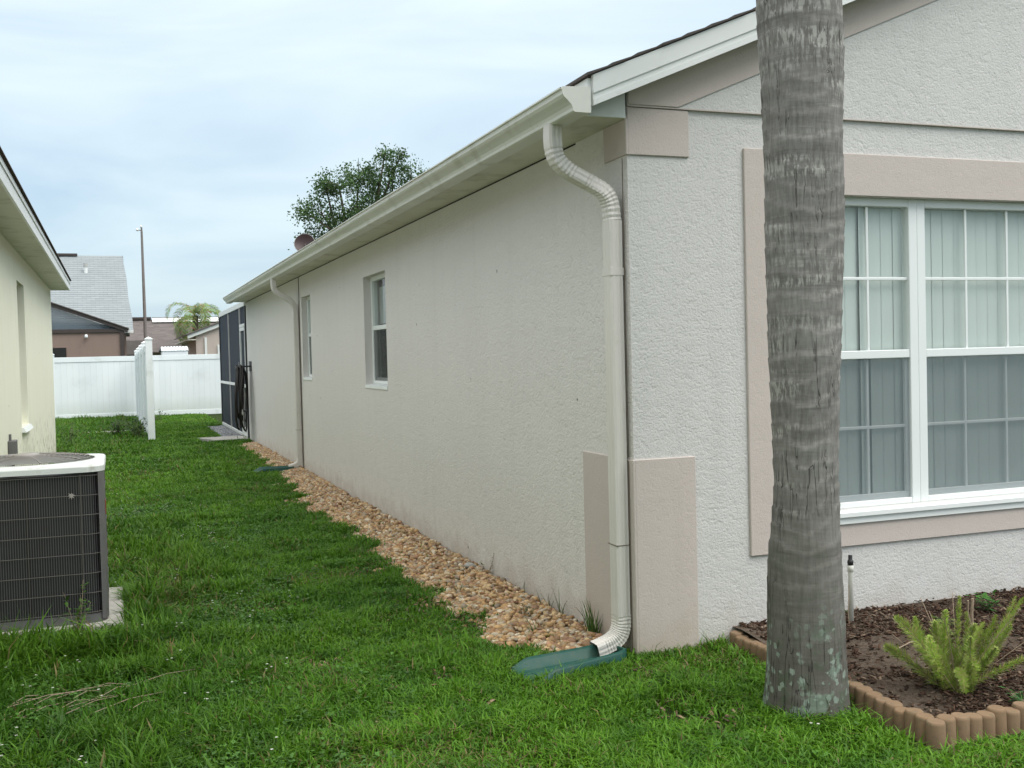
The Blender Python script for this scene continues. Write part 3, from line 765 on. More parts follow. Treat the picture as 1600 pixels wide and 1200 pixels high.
# ------------------------------------------------------------------ mulch chips
def chips(n, seed, xr, yr, zf, smin, smax, cols, keep=None):
    r = np.random.default_rng(seed); x = xr[0]+(xr[1]-xr[0])*r.random(n)**1.0; y = r.uniform(*yr, n)
    if keep is not None: k_ = keep(x, y); x, y = x[k_], y[k_]; n = len(x)
    z = zf(x, y)+r.random(n)*.016
    l = r.uniform(smin, smax, n); w = l*r.uniform(.18, .5, n); h = r.uniform(.002, .006, n)
    base = np.array([(-1,-1,-1),(1,-.8,-1),(.8,1,-1),(-.9,.8,-1),(-1,-1,1),(1,-.8,1),(.8,1,1),(-.9,.8,1)], float)
    P = base[None]*np.stack([l/2, w/2, h/2], 1)[:, None, :]
    a = r.uniform(0, 2*PI, n); t1 = r.normal(0, .3, n)
    ct, st = np.cos(t1)[:, None], np.sin(t1)[:, None]; P = np.stack([P[..., 0]*ct-P[..., 2]*st, P[..., 1], P[..., 0]*st+P[..., 2]*ct], -1)
    ca, sa = np.cos(a)[:, None], np.sin(a)[:, None]; P = np.stack([P[..., 0]*ca-P[..., 1]*sa, P[..., 0]*sa+P[..., 1]*ca, P[..., 2]], -1)
    P += np.stack([x, y, z], 1)[:, None, :]
    Fb = np.array([(0,3,2,1),(4,5,6,7),(0,1,5,4),(1,2,6,5),(2,3,7,6),(3,0,4,7)]); F = Fb[None]+(np.arange(n)*8)[:, None, None]
    pc = np.array(cols)[r.integers(0, len(cols), n)]*r.uniform(.6, 1.25, (n, 1))
    return P.reshape(-1, 3), F.reshape(-1, 4), np.repeat(pc, 8, 0)
bedz = lambda x, y: .035+.075*np.clip((y+1.42)/1.42, 0, 1)**1.3
mc = [(.085, .05, .034), (.065, .042, .03), (.036, .022, .016), (.085, .055, .038), (.07, .038, .026), (.17, .125, .09), (.10, .075, .055)]
thin = lambda x, y: ((vnoise(x, y, 2.6, 9) > .42) & (((x-1.05)/.45)**2+((y+.62)/.22)**2 > 1)) | (np.random.default_rng(3).random(len(x)) < .22)
P1 = chips(24000, 21, (.56, 3.6), (-1.40, -.005), bedz, .008, .034, mc, thin)
P2 = chips(3000, 22, (3.6, 11.8), (-1.40, -.005), bedz, .03, .07, mc)
V = np.concatenate([P1[0], P2[0]]); F = np.concatenate([P1[1], P2[1]+len(P1[0])]); Cc = np.concatenate([P1[2], P2[2]])
np_mesh('bark_mulch', V, F, np.full(len(F), 4), M['chips'], Cc, label='reddish brown bark mulch covering the bed under the front window', cat='mulch', kind='stuff')
# dry litter at the foot of the corner
P3 = chips(900, 23, (-.12, .56), (-.24, -.01), lambda x, y: 0*x+.01, .012, .05, [(.17, .12, .08), (.22, .15, .11), (.12, .08, .055), (.28, .2, .15)], lambda x, y: vnoise(x, y, 7, 3) > .35)
np_mesh('dry_litter', P3[0], P3[1], np.full(len(P3[1]), 4), M['chips'], P3[2], label='dry leaf litter at the foot of the beige corner panel', cat='leaf litter', kind='stuff')

# ------------------------------------------------------------------ edging
ed = empty('garden_edging', (.5, -1.45, 0), 'brown scalloped concrete edging around the mulch bed, corner beside the palm', 'garden edging')
m = MB(); R0 = .036; n = 16; hh = .118
prf = [(R0*.99, -.06), (R0, 0), (R0, hh-.012), (R0*.93, hh-.004), (R0*.8, hh)]
m.lathe(prf, (0, 0, 0), n)
src = m.build('edging_log', M['edging'], None); log_mesh = src.data; bpy.data.objects.remove(src)
k = 0; pitch = .0605
def log(x, y):
    inst(log_mesh, 'edging_log', ed, (x+random.uniform(-.002, .002), y+random.uniform(-.002, .002), random.uniform(-.036, -.018)), (random.uniform(-.03, .03), random.uniform(-.03, .03), random.uniform(0, 6)))
yv = -1.45
while yv < -.04:
    log(.5+.018*math.sin((yv+1.45)*1.5), yv); yv += pitch
xv = .5+pitch
while xv < 6.0: log(xv, -1.45+.01*math.sin(xv*2)); xv += pitch

# ------------------------------------------------------------------ palm trunk by the window
palm = empty('palm_tree', (.31, -.952, 0), 'thick grey ringed palm trunk in front of the window, lichen at its base', 'palm tree')
tz = [-.08, 0, .08, .3, .5, .69, .75, .96, 1.35, 1.87, 2.39, 2.9, 3.6, 4.6, 5.8, 6.6]
tr = [.186, .178, .170, .158, .152, .147, .140, .129, .137, .147, .159, .164, .166, .16, .148, .135]
tcx = [.285, .285, .288, .290, .291, .292, .295, .299, .303, .312, .314, .308, .30, .29, .28, .28]
m = MB(); NZ, NA = 420, 72; zz = np.concatenate([np.linspace(-.08, 3.2, 330), np.linspace(3.2, 6.6, 90)[1:]]); NZ = len(zz)
rr = np.interp(zz, tz, tr); cx = np.interp(zz, tz, tcx)
ang = np.linspace(0, 2*PI, NA, endpoint=False)
A, Z = np.meshgrid(ang, zz)
ringphase = Z/.085 + 1.6*vnoise(Z*0+np.cos(A)*.6+3, Z*1.2+np.sin(A)*.6, 1.0, 31)+.9*vnoise(np.cos(A)*2+5, Z*6, 1.0, 32)
saw = ringphase-np.floor(ringphase)
rad = rr[:, None]*(1+.0*A) + .0042*(saw**2-.4)*np.clip((Z-.25)*2, .2, 1) + .020*(vnoise(np.cos(A)*1.2+9, Z*3+np.sin(A)*1.2, 1.0, 33)-.5) + .004*(vnoise(A*8, Z*9, 1.0, 34)-.5)
rad += .02*np.clip(.25-Z, 0, .3)*np.sin(A*5+1)
rad[:, -1] = (rad[:, 0]+rad[:, -2])/2
X = cx[:, None]+rad*np.cos(A)-.31; Y = rad*np.sin(A)
V = np.stack([X, Y, Z], -1).reshape(-1, 3)
i, j = np.meshgrid(np.arange(NZ-1), np.arange(NA), indexing='ij'); j2 = (j+1) % NA
F = np.stack([i*NA+j, i*NA+j2, (i+1)*NA+j2, (i+1)*NA+j], -1).reshape(-1, 4)
np_mesh('trunk', V, F, np.full(len(F), 4), M['palm_bark'], None, True, parent=palm)
def frond_mesh(base, az, length, rise, droop, nl=46, leaflet=.45, w=.03, seed=0, col=(.05, .10, .02), dead=0):
    """pinnate frond: rachis tube is drawn with quads, leaflets as two-triangle strips"""
    r = random.Random(seed); V = []; F = []; cols = []; pts = []
    d = Vector((math.cos(az), math.sin(az), 0)); p = Vector(base); el = rise
    n = nl
    for i in range(n+1):
        pts.append(p.copy()); p = p+(d*math.cos(el)+Vector((0, 0, 1))*math.sin(el))*length/n; el -= droop/n*(1+1.2*i/n)
    side = d.cross(Vector((0, 0, 1)))
    for i in range(n):
        a, b = pts[i], pts[i+1]; t = (b-a).normalized(); hw = .012*(1-i/n)+.003
        k0 = len(V); up = side.cross(t)
        V += [a-side*hw, a+up*hw, a+side*hw, b-side*hw, b+up*hw, b+side*hw]; F += [(k0, k0+1, k0+4, k0+3), (k0+1, k0+2, k0+5, k0+4)]; cols += [(col[0]*1.6, col[1]*1.2, col[2]*1.3)]*6
        if i < 3: continue
        for s in (-1, 1):
            ll = leaflet*math.sin(PI*min(1, (i/n)*.85+.15))**.6*r.uniform(.8, 1.1)
            dr = (side*s*.8+t*.55+Vector((0, 0, r.uniform(-.1, .35)))).normalized()
            q0 = a; q1 = a+dr*ll*.5; q2 = q1+(dr*.75-Vector((0, 0, .7)))*ll*.5
            k0 = len(V); wv = t*w*.5
            V += [q0-wv*.5, q0+wv*.5, q1-wv, q1+wv, q2]; F += [(k0, k0+1, k0+3, k0+2), (k0+2, k0+3, k0+4)]
            c = tuple(x*r.uniform(.7, 1.35) for x in (col if r.random() > dead else (.30, .20, .09))); cols += [c]*5
    return V, F, cols
def fronds(parent, base, n, length, seed, **kw):
    r = random.Random(seed)
    for i in range(n):
        az = 2*PI*i/n+r.uniform(-.25, .25); rise = r.choice([.2, .55, .9, 1.2])+r.uniform(-.1, .1)
        kk = dict(kw); 
        V, F, cols = frond_mesh(base, az, length*r.uniform(.85, 1.1), rise, kw.get('droop', 1.7)*r.uniform(.8, 1.2), nl=kw.get('nl', 40), leaflet=kw.get('leaflet', .4), w=kw.get('w', .035), seed=seed*50+i, col=kw.get('col', (.05, .1, .02)), dead=kw.get('dead', .05))
        off = root_loc(parent); me_v = np.array([tuple(v-off) for v in V])
        np_mesh('frond', me_v, np.array([i_ for f in F for i_ in f]), [len(f) for f in F], M['leaf'], np.array(cols), parent=parent)
fronds(palm, (.28, -.952, 6.6), 14, 2.4, 5)

# ------------------------------------------------------------------ sprinkler riser
sp = empty('sprinkler_riser', (1.118, -.17, .06), 'white plastic sprinkler pipe with black nozzle between trunk and mulch', 'sprinkler')
m = MB(); m.lathe([(.0125, -.05), (.0125, .318), (.0125, .319)], (1.118, -.17, .085), 16); m.build('riser_pipe', M['pvc'], sp)
m = MB(); m.lathe([(.0125, 0), (.0155, .002), (.0155, .030), (.0135, .032)], (1.118, -.17, .362), 16); m.build('coupling', M['pvc'], sp)
m = MB(); m.lathe([(.010, 0), (.0145, .002), (.0155, .020), (.0125, .026), (.0105, .028), (.0105, .048), (.0085, .052), (.003, .053)], (1.118, -.17, .394), 14); m.build('nozzle', M['black'], sp)
m = MB(); m.tube([(1.085, -.20, .06), (1.08, -.195, .16), (1.092, -.19, .30)], .002, 5); m.build('dry_stem', M['twig'], sp)

# ------------------------------------------------------------------ foxtail fern
fern = empty('foxtail_fern', (.93, -1.10, .05), 'bright green bushy foxtail fern with plume fronds in the mulch bed', 'plant')
def plume(base, tip, bend, rmax, seed, n=1100, bright=1.0):
    r = np.random.default_rng(seed); b = np.array(base); t = np.array(tip); ctrl = (b+t)/2+np.array(bend)
    u = r.random(n)**.85; P = (1-u)[:, None]**2*b+2*(u*(1-u))[:, None]*ctrl+u[:, None]**2*t
    T = 2*(1-u)[:, None]*(ctrl-b)+2*u[:, None]*(t-ctrl); T /= np.linalg.norm(T, axis=1)[:, None]
    rnd = r.normal(size=(n, 3)); rnd -= (rnd*T).sum(1)[:, None]*T; rnd /= np.linalg.norm(rnd, axis=1)[:, None]
    rad = rmax*np.clip(np.sin(PI*(u*.86+.14))**.45, .08, 1)*r.uniform(.35, 1.2, n)
    D = rnd*.85+T*.6; D /= np.linalg.norm(D, axis=1)[:, None]
    tipv = P+D*rad[:, None]; mid = P+D*rad[:, None]*.5; S = np.cross(D, T); S /= np.linalg.norm(S, axis=1)[:, None]; w = .0013
    V = np.stack([P-S*w*.4, P+S*w*.4, mid+S*w, mid-S*w, tipv], 1)
    F = np.array([0, 1, 2, 3, 3, 2, 4])[None]+(np.arange(n)*5)[:, None]
    c1 = np.array([.26, .42, .05])*bright; c2 = np.array([.42, .56, .12])*bright
    mixv = r.random((n, 1)); col = c1*(1-mixv)+c2*mixv; yel = r.random(n) < .25; col[yel] = np.array([.50, .44, .20])*bright
    cols = np.repeat(col, 5, 0); lp = np.tile([4, 3], n)
    # stem
    return V.reshape(-1, 3), F.ravel(), lp, cols
tips = [((.60, -1.12, .40), (-.05, 0, .10)), ((.70, -1.20, .33), (-.04, 0, .03)), ((.78, -1.02, .36), (-.04, .02, .04)), ((.86, -1.25, .32), (-.04, -.03, .05)), ((.92, -1.05, .38), (0, .02, .05)), ((.97, -1.16, .34), (.01, -.02, .06)),
        ((1.04, -1.00, .42), (.02, .03, .04)), ((1.12, -1.2, .33), (.04, 0, .02)), ((1.24, -1.15, .42), (.03, 0, .01)), ((1.30, -1.05, .40), (.06, 0, .00)), ((1.16, -1.32, .24), (.04, -.03, .05)), ((.72, -1.32, .22), (-.03, -.05, .06)),
        ((.80, -1.12, .26), (-.03, 0, .05)), ((1.02, -1.22, .25), (.03, -.02, .05)), ((.95, -1.0, .27), (0, .02, .05)), ((.86, -1.05, .34), (-.02, .02, .04)), ((1.08, -1.12, .30), (.02, 0, .04)), ((.90, -1.22, .20), (-.02, -.03, .05)), ((1.0, -1.08, .37), (.01, 0, .03)), ((.74, -1.08, .28), (-.05, 0, .04)), ((1.16, -1.08, .34), (.04, 0, .03)),
        ((.88, -.90, .28), (0, .05, .05)), ((1.05, -.88, .26), (.02, .05, .04)), ((.66, -.98, .24), (-.04, .03, .06)), ((1.22, -.95, .27), (.05, .03, .04))]
for i, (tp, bd) in enumerate(tips):
    bs = (.93+random.uniform(-.05, .05), -1.10+random.uniform(-.04, .04), .045)
    V, F, lp, cols = plume(bs, tp, bd, random.uniform(.030, .048), 70+i, 850, random.uniform(.8, 1.1))
    fo = np_mesh('plume', V-np.array(fern.location), F, lp, M['leaf'], cols, parent=fern)
    m = MB(); b_ = Vector(bs); t_ = Vector(tp); c_ = (b_+t_)/2+Vector(bd)
    m.tube([((1-u)**2*b_+2*u*(1-u)*c_+u*u*t_) for u in (0, .2, .4, .6, .8, 1)], [.0025, .0025, .002, .002, .0015, .001], 5)
    s_ = m.build('stem', M['twig'], None); s_.data.transform(Matrix.Translation(-Vector(fern.location))); s_.parent = fo
# bare plume stems
m = MB()
for i in range(9):
    a = random.uniform(0, 6.28); q = Vector((.93+.28*math.cos(a), -1.1+.22*math.sin(a), random.uniform(.25, .45)))
    m.tube([(.93, -1.1, .05), ((.93+q.x)/2, (-1.1+q.y)/2, q.z*.6), tuple(q)], .0014, 4)
m.build('dry_stems', M['twig'], fern)

# ------------------------------------------------------------------ small plants, sticks
def blade_tuft(name, base, n, hmin, hmax, spread, w, seed, label, cat, cols, group=None, arch=.5):
    r = np.random.default_rng(seed); V = []; F = []; lp = []; cc = []
    for i in range(n):
        a = r.uniform(0, 2*PI); h = r.uniform(hmin, hmax); lean = r.uniform(.1, spread); d = np.array([math.cos(a), math.sin(a), 0]); s = np.array([-d[1], d[0], 0])
        b = np.array([r.normal(0, .012), r.normal(0, .012), 0]); k0 = len(V)
        for j in range(5):
            u = j/4; p = b+d*lean*h*(u+arch*u*u)+np.array([0, 0, h*(u-.25*arch*u*u*lean*2)]); ww = w*(1-u**2)*.5+.0004
            V += [p-s*ww, p+s*ww]
        for j in range(4): F += [k0+2*j, k0+2*j+1, k0+2*j+3, k0+2*j+2]; lp.append(4)
        c = np.array(cols[r.integers(0, len(cols))])*r.uniform(.7, 1.3); cc += [c]*10
    o = np_mesh(name, np.array(V), F, lp, M['grass'], np.array(cc), label=label, cat=cat, group=group); o.location = base; return o
def leafy_weed(name, base, h, nb, nl, ls, seed, label, cat, col=(.07, .14, .03), group=None, spread=.5):
    r = np.random.default_rng(seed); root = empty(name, base, label, cat, group); m = MB(); V = []; F = []; lp = []; cc = []
    for i in range(nb):
        a = r.uniform(0, 2*PI); ln = r.uniform(.05, spread)*h; tip = Vector((math.cos(a)*ln, math.sin(a)*ln, h*r.uniform(.55, 1)))
        mid = tip*.5+Vector((r.normal(0, .01), r.normal(0, .01), h*.08)); B = Vector(base)
        m.tube([B, B+mid, B+tip], [.0022, .0016, .001], 4)
        for q in range(nl):
            u = r.uniform(.2, 1); p = (1-u)**2*Vector((0, 0, 0))+2*u*(1-u)*mid+u*u*tip
            d = Vector((r.normal(), r.normal(), r.normal()*.4+.1)).normalized(); s = d.cross(Vector((0, 0, 1))).normalized(); l = ls*r.uniform(.6, 1.3)
            k0 = len(V); V += [p, p+d*l*.5-s*l*.25, p+d*l, p+d*l*.5+s*l*.25]; F += [k0, k0+1, k0+2, k0+3]; lp.append(4); cc += [np.array(col)*r.uniform(.6, 1.4)]*4
    m.build('stem', M['twig'], root); np_mesh('leaves', np.array([tuple(v) for v in V]), F, lp, M['leaf'], np.array(cc), parent=root)
    return root
GR = [(.07, .15, .03), (.09, .17, .04), (.05, .12, .025)]
blade_tuft('grass_tuft', (-.045, .42, .01), 34, .10, .24, .55, .007, 1, 'tall grass tuft against the wall just behind the near downspout', 'grass tuft', GR)
blade_tuft('grass_tuft', (-.035, 1.06, .02), 8, .08, .20, .5, .004, 2, 'thin wiry weed on the pebbles by the wall, second from downspout', 'weed', [(.10, .13, .05), (.07, .12, .04)])
blade_tuft('grass_tuft', (-.04, .86, .02), 9, .08, .19, .6, .0045, 8, 'thin weed at the wall foot nearest the tall grass tuft', 'weed', [(.10, .13, .05), (.07, .12, .04)])
blade_tuft('grass_tuft', (-.30, .62, .02), 7, .06, .13, .9, .005, 41, 'short weed blades in the pebbles left of the tall tuft', 'weed', GR)
blade_tuft('grass_tuft', (-.36, 1.75, .02), 7, .05, .11, .9, .005, 42, 'grass sprig creeping onto the pebbles from the lawn edge', 'weed', GR)
blade_tuft('grass_tuft', (-.03, 1.50, .02), 6, .06, .20, .4, .004, 3, 'spindly upright weed blades in pebbles midway to the pale stone', 'weed', [(.10, .13, .05)])
leafy_weed('weed', (-.04, 2.12, .02), .17, 3, 14, .018, 4, 'small leafy sprig growing at the wall beside the pale grey stone', 'weed', (.14, .17, .06))
leafy_weed('weed', (-.22, .95, .02), .09, 7, 12, .018, 14, 'low sprawling weed among the pebbles near the corner', 'weed', (.10, .13, .05), spread=1.2)
leafy_weed('weed', (-2.56, 1.50, .0), .36, 7, 16, .035, 5, 'broad leaved weed climbing the front of the air conditioner', 'weed', (.06, .13, .025))
leafy_weed('shrub', (-1.98, 17.9, .0), .50, 30, 26, .05, 6, 'low dark bush at the foot of the white fence end post', 'shrub', (.035, .075, .018), spread=.9)
leafy_weed('shrub', (-2.35, 18.6, .0), .40, 26, 24, .05, 16, 'low bush left of the fence end post among the weeds', 'shrub', (.04, .085, .02), spread=1.0)
leafy_weed('shrub', (-3.15, 16.2, .0), .55, 16, 20, .04, 7, 'leggy weeds growing past the corner of the cream house', 'shrub', (.05, .09, .025), spread=.7)
leafy_weed('weed', (-1.35, 24.5, .0), .35, 16, 20, .045, 17, 'weedy patch at the foot of the back fence right of the post', 'weed', (.04, .08, .02), spread=1.5)
leafy_weed('seedling', (1.90, -.26, .085), .13, 8, 8, .045, 9, 'small green seedling growing behind the bare sticks in mulch', 'plant', (.06, .17, .03), spread=.8)
leafy_weed('seedling', (1.32, -.60, .07), .14, 8, 9, .035, 10, 'yellow green leafy sprout behind the foxtail fern', 'plant', (.20, .26, .07), spread=.8)
leafy_weed('weed', (1.21, -.06, .09), .06, 5, 8, .018, 19, 'tiny green weed at the wall foot beside the sprinkler pipe', 'weed', (.06, .13, .03), spread=1)
leafy_weed('weed', (1.53, -.33, .08), .05, 6, 8, .025, 20, 'flat small green weed in the middle of the mulch', 'weed', (.05, .11, .03), spread=1.5)
leafy_weed('weed', (1.02, -1.34, .05), .05, 7, 8, .03, 24, 'small weed in the mulch just inside the edging corner', 'weed', (.05, .13, .03), spread=1.6)
tw = empty('bare_sticks', (1.60, -.47, .07), 'pair of pale bare sticks standing in the mulch behind the fern', 'stick')
m = MB(); m.tube([(1.61, -.47, .05), (1.60, -.475, .16), (1.602, -.48, .24)], [.008, .008, .007], 7); m.build('stick', M['twig'], tw)
m = MB(); m.tube([(1.60, -.47, .10), (1.57, -.48, .17), (1.565, -.49, .235)], [.006, .006, .005], 7); m.build('stick', M['twig'], tw)
m = MB(); m.tube([(1.0, -.62, .085), (1.15, -.56, .095), (1.35, -.50, .085)], .003, 5); m.build('fallen_twig', M['twig'], None, label='thin fallen twig lying on the mulch behind the fern', cat='twig')
m = MB(); m.tube([(1.75, -.70, .085), (1.95, -.58, .092), (2.2, -.52, .085)], .0035, 5); m.build('fallen_twig', M['twig'], None, label='thin twig on the mulch to the right of the bare sticks', cat='twig')

# ------------------------------------------------------------------ screen enclosure
cage = empty('screen_enclosure', (0, 16.02, 0), 'dark screened pool enclosure with pale frame behind the house wall', 'screen enclosure')
y0, y1, zt = 16.03, 21.4, 2.60
def bar(u0, u1, z0, z1, name, mat, x0=-.025, x1=.025):
    m = MB(); m.box(x0, x1, u0, u1, z0, z1, .003); return m.build(name, mat, cage)
bar(y0, y1, zt-.05, zt+.05, 'top_beam', M['white_alu'])
for yp, mt in ((y0+.03, 'bronze'), (y1-.03, 'bronze')): bar(yp-.03, yp+.03, .04, zt-.051, 'post', M[mt])
for yp in (19.25,): bar(yp-.022, yp+.022, .04, zt-.051, 'post', M['hose_grey'])
bar(16.98, 17.03, .04, zt-.051, 'post', M['hose_grey'])
bar(17.031, 19.227, 1.005, 1.06, 'rail', M['white_alu'], -.028, .028); bar(19.273, y1-.061, 1.005, 1.06, 'rail', M['white_alu'], -.028, .028)
bar(17.031, 19.227, .03, .09, 'bottom_rail', M['white_alu']); bar(19.273, y1-.061, .03, .09, 'bottom_rail', M['white_alu'])
bar(y0+.061, 16.979, 2.16, 2.22, 'door_header', M['white_alu'], -.028, .028)
dr = MB(); dr.box(-.03, .015, 16.10, 16.16, .06, 2.15); dr.box(-.03, .015, 16.91, 16.97, .06, 2.15); dr.box(-.03, .015, 16.161, 16.909, 2.09, 2.15); dr.box(-.03, .015, 16.161, 16.909, .06, .22); dr.box(-.03, .015, 16.161, 16.909, 1.0, 1.06)
door = dr.build('door', M['white_alu'], cage)
m = MB(); m.box(-.001, .001, 16.16, 16.91, .22, 2.09); m.build('screen_panel', M['screen_cage'], door)
m = MB(); m.box(-.07, -.03, 16.93, 16.95, 1.25, 1.42, .004); m.build('handle', M['white_alu'], door)
for a, b, c, d_ in ((17.03, 19.23, .09, 1.005), (17.03, 19.23, 1.06, zt-.05), (19.27, y1-.06, .09, 1.005), (19.27, y1-.06, 1.06, zt-.05), (y0+.06, 16.98, 2.22, zt-.05)):
    m = MB(); m.box(-.001, .001, a, b, c, d_); m.build('screen_panel', M['screen_cage'], cage)
# rear side, roof
m = MB(); m.box(.025, 8, y1-.05, y1, zt-.05, zt+.05); m.build('rear_beam', M['white_alu'], cage)
m = MB(); m.box(.03, 8, y1-.03, y1-.028, .04, zt-.051); m.build('screen_panel', M['screen_cage'], cage)
for xx in (2, 4, 6, 8):
    m = MB(); m.box(xx-.03, xx+.03, y1-.06, y1-.001, .04, zt-.051); m.build('post', M['bronze'], cage)
    m = MB(); m.box(xx-.03, xx+.03, y0+.06, y1-.06, zt-.03, zt+.04); m.build('roof_beam', M['bronze'], cage)
m = MB(); m.box(.03, 8, y0+.05, y1-.055, zt+.045, zt+.047); m.build('roof_screen', M['screen_cage'], cage)
m = MB(); m.box(.0, 8, y0+.03, y1-.1, .0, .035); m.build('cage_floor', M['concrete'], cage)

# ------------------------------------------------------------------ garden hose
hg = empty('garden_hose', (-.08, 15.55, .15), 'dark coiled garden hose hanging at the far end of the house wall', 'hose')
def coil(x, y, ztop_, zbot, wy, wx, rad, mat, ph=0):
    m = MB(); pts = []
    for i in range(41):
        w_ = 2*PI*i/40+ph; zc = (ztop_+zbot)/2; hz = (ztop_-zbot)/2
        pinch = .55+.45*(1-(math.sin(w_)+1)/2)
        pts.append((x+wx*math.cos(w_)*pinch+.01*math.sin(3*w_), y+wy*math.cos(w_)*pinch, zc+hz*math.sin(w_)))
    m.tube(pts, rad, 7, False); return m.build('coil', mat, hg)
rd = random.Random(4)
for i in range(11):
    coil(-.12-rd.uniform(0, .14), 15.50+rd.uniform(-.16, .16), 1.40+rd.uniform(-.04, .04), .16+rd.uniform(0, .45), rd.uniform(.16, .40), rd.uniform(.05, .13), .014, M['hose'])
coil(-.13, 15.48, 1.0, .20, .25, .05, .009, M['hose_grey']); 
m = MB(); m.tube([(-.16, 15.35, 1.42), (-.19, 15.2, 1.2), (-.17, 15.3, .9), (-.21, 15.15, .62)], .012, 7); m.build('loose_end', M['hose'], hg)
m = MB(); m.lathe([(.015, 0), (.018, .03), (.012, .07), (.010, .1)], (-.21, 15.15, .53), 10); m.build('nozzle', M['hose_grey'], hg)
hk = empty('hose_hanger', (-.001, 15.5, 1.4), 'dark bracket on the wall holding the coiled hose', 'hose hanger')
m = MB(); m.box(-.02, -.001, 15.36, 15.64, 1.32, 1.50, .004); m.build('wall_plate', M['black'], hk)
m = MB(); m.box(-.20, -.02, 15.40, 15.60, 1.395, 1.42, .004); m.build('hook', M['black'], hk)
m = MB(); m.box(-.212, -.20, 15.38, 15.62, 1.37, 1.49, .003); m.build('lip', M['black'], hk)

# ------------------------------------------------------------------ left house
lh = empty('cream_house', (-3.3, 14.6, 0), 'cream green stucco neighbouring house with white eave at left', 'house')
LX = -3.3; LY = 14.6; LZ = 2.762
lw = [(8.05, 9.0, .84, 2.44)]
m = MB(); wall_holes(m, lambda u, z, d: (LX-d, u, z), -12, LY, -.1, LZ+.05, lw, .12)
m.quad((LX, LY, -.1), (LX-10, LY, -.1), (LX-10, LY, LZ+.05), (LX, LY, LZ+.05)); m.quad((LX, -12, -.1), (LX-10, -12, -.1), (LX-10, -12, LZ+.05), (LX, -12, LZ+.05))
m.add([(LX, LY, LZ+.05), (LX-10, LY, LZ+.05), (LX-5, LY, LZ+2.1)], [(0, 1, 2)]); m.build('wall', M['stucco_left'], lh)
m = MB(); m.box(LX+.0005, -3.026, -12, LY+.14, LZ, LZ+.02); m.build('soffit', M['soffit'], lh)
m = MB(); m.box(-3.025, -3.005, -12.02, LY+.16, LZ-.004, LZ+.135, .002); m.build('fascia', M['white_alu'], lh)
m = MB(); m.box(-3.004, -2.996, -12.02, LY+.16, LZ+.10, LZ+.142); m.build('drip_edge', M['white_alu'], lh)
LS = .40
m = MB(); m.prism([(-3.0, LZ+.145), (LX-5, LZ+.145+LS*(LX-5+3.0)*-1), (LX-5, LZ+.165+LS*(LX-5+3.0)*-1), (-2.99, LZ+.16)], -12.05, LY+.17, 'y')
m.prism([(LX-10.3, LZ+.145), (LX-5, LZ+.145+LS*5.3), (LX-5, LZ+.165+LS*5.3), (LX-10.3, LZ+.16)], -12.05, LY+.17, 'y')
lroof = m.build('roof', M['shingle_left'], lh)
xx = -2.975
for i in range(12):
    m = MB(); a = xx-i*.14; b = a-.2; zf = lambda q: LZ+.16+LS*(-3.0-q)
    m.prism([(a, zf(a)+.004), (b, zf(b)+.004), (b, zf(b)+.006), (a, zf(a)+.012)], -12.05, LY+.18+rd.uniform(-.006, .006), 'y'); m.build('shingle_course', M['shingle_left'], lroof)
m = MB(); m.prism([(-3.03, LZ+.0), (-3.03, LZ+.14), (LX-5, LZ+.14+LS*5.27), (LX-5, LZ+LS*5.27)], LY+.141, LY+.16, 'y'); m.build('rake_fascia', M['white_alu'], lh)
m = MB(); hbox(m, lambda u, z, d: (LX-d, u, z), 8.05, 9.0, .84, 2.44, .121, .14); lwin = m.build('window', M['win_white'], lh)
for za, zb in ((.90, 1.60), (1.66, 2.38)):
    m = MB(); hbox(m, lambda u, z, d: (LX-d, u, z), 8.11, 8.94, za, zb, .117, .1205); m.build('glass_pane', M['dark'], lwin)
m = MB(); m.prism([(LX+.05, .79), (LX-.05, .79), (LX-.115, .8395), (LX+.02, .8395)][::-1], 8.03, 9.02, 'y'); m.build('sill', M['win_white'], lwin)
eb = empty('electrical_box', (LX, 6.48, .6), 'grey electrical disconnect box on the cream wall behind the air conditioner', 'electrical box')
m = MB(); m.box(LX+.001, LX+.07, 6.38, 6.58, .60, .81, .006); m.build('box', M['ac_grey'], eb)
m = MB(); m.tube([(LX+.035, 6.45, .60), (LX+.04, 6.4, .3), (LX+.08, 6.0, .1)], .015, 8); m.build('conduit', M['ac_grey'], eb)
m = MB(); m.tube([(LX+.02, 6.43, .81), (LX+.02, 6.43, .87)], .012, 8); m.build('stub', M['ac_grey'], eb)

# ------------------------------------------------------------------ air conditioner
AX0, AX1, AY0, AY1, AZ0, AZ1 = -3.23, -2.41, 1.66, 2.50, .10, .912
m = MB(); m.box(-3.27, -2.33, 1.60, 2.62, -.05, .085, .008); m.build('concrete_pad', M['concrete'], None, label='grey concrete pad under the air conditioner', cat='concrete pad')
ac = empty('air_conditioner', (-2.82, 2.08, AZ0), 'square outdoor air conditioner with dark wire grille and white lid', 'air conditioner')
def rrect(x0, x1, y0, y1, r, n=6):
    P = []
    for cx_, cy_, a0 in ((x1-r, y0+r, -PI/2), (x1-r, y1-r, 0), (x0+r, y1-r, PI/2), (x0+r, y0+r, PI)):
        for i in range(n+1): a = a0+PI/2*i/n; P.append((cx_+r*math.cos(a), cy_+r*math.sin(a)))
    return P
m = MB(); m.prism(rrect(AX0+.025, AX1-.025, AY0+.025, AY1-.025, .07), AZ0+.02, AZ1-.01, 'z'); m.build('coil_core', M['black'], ac)
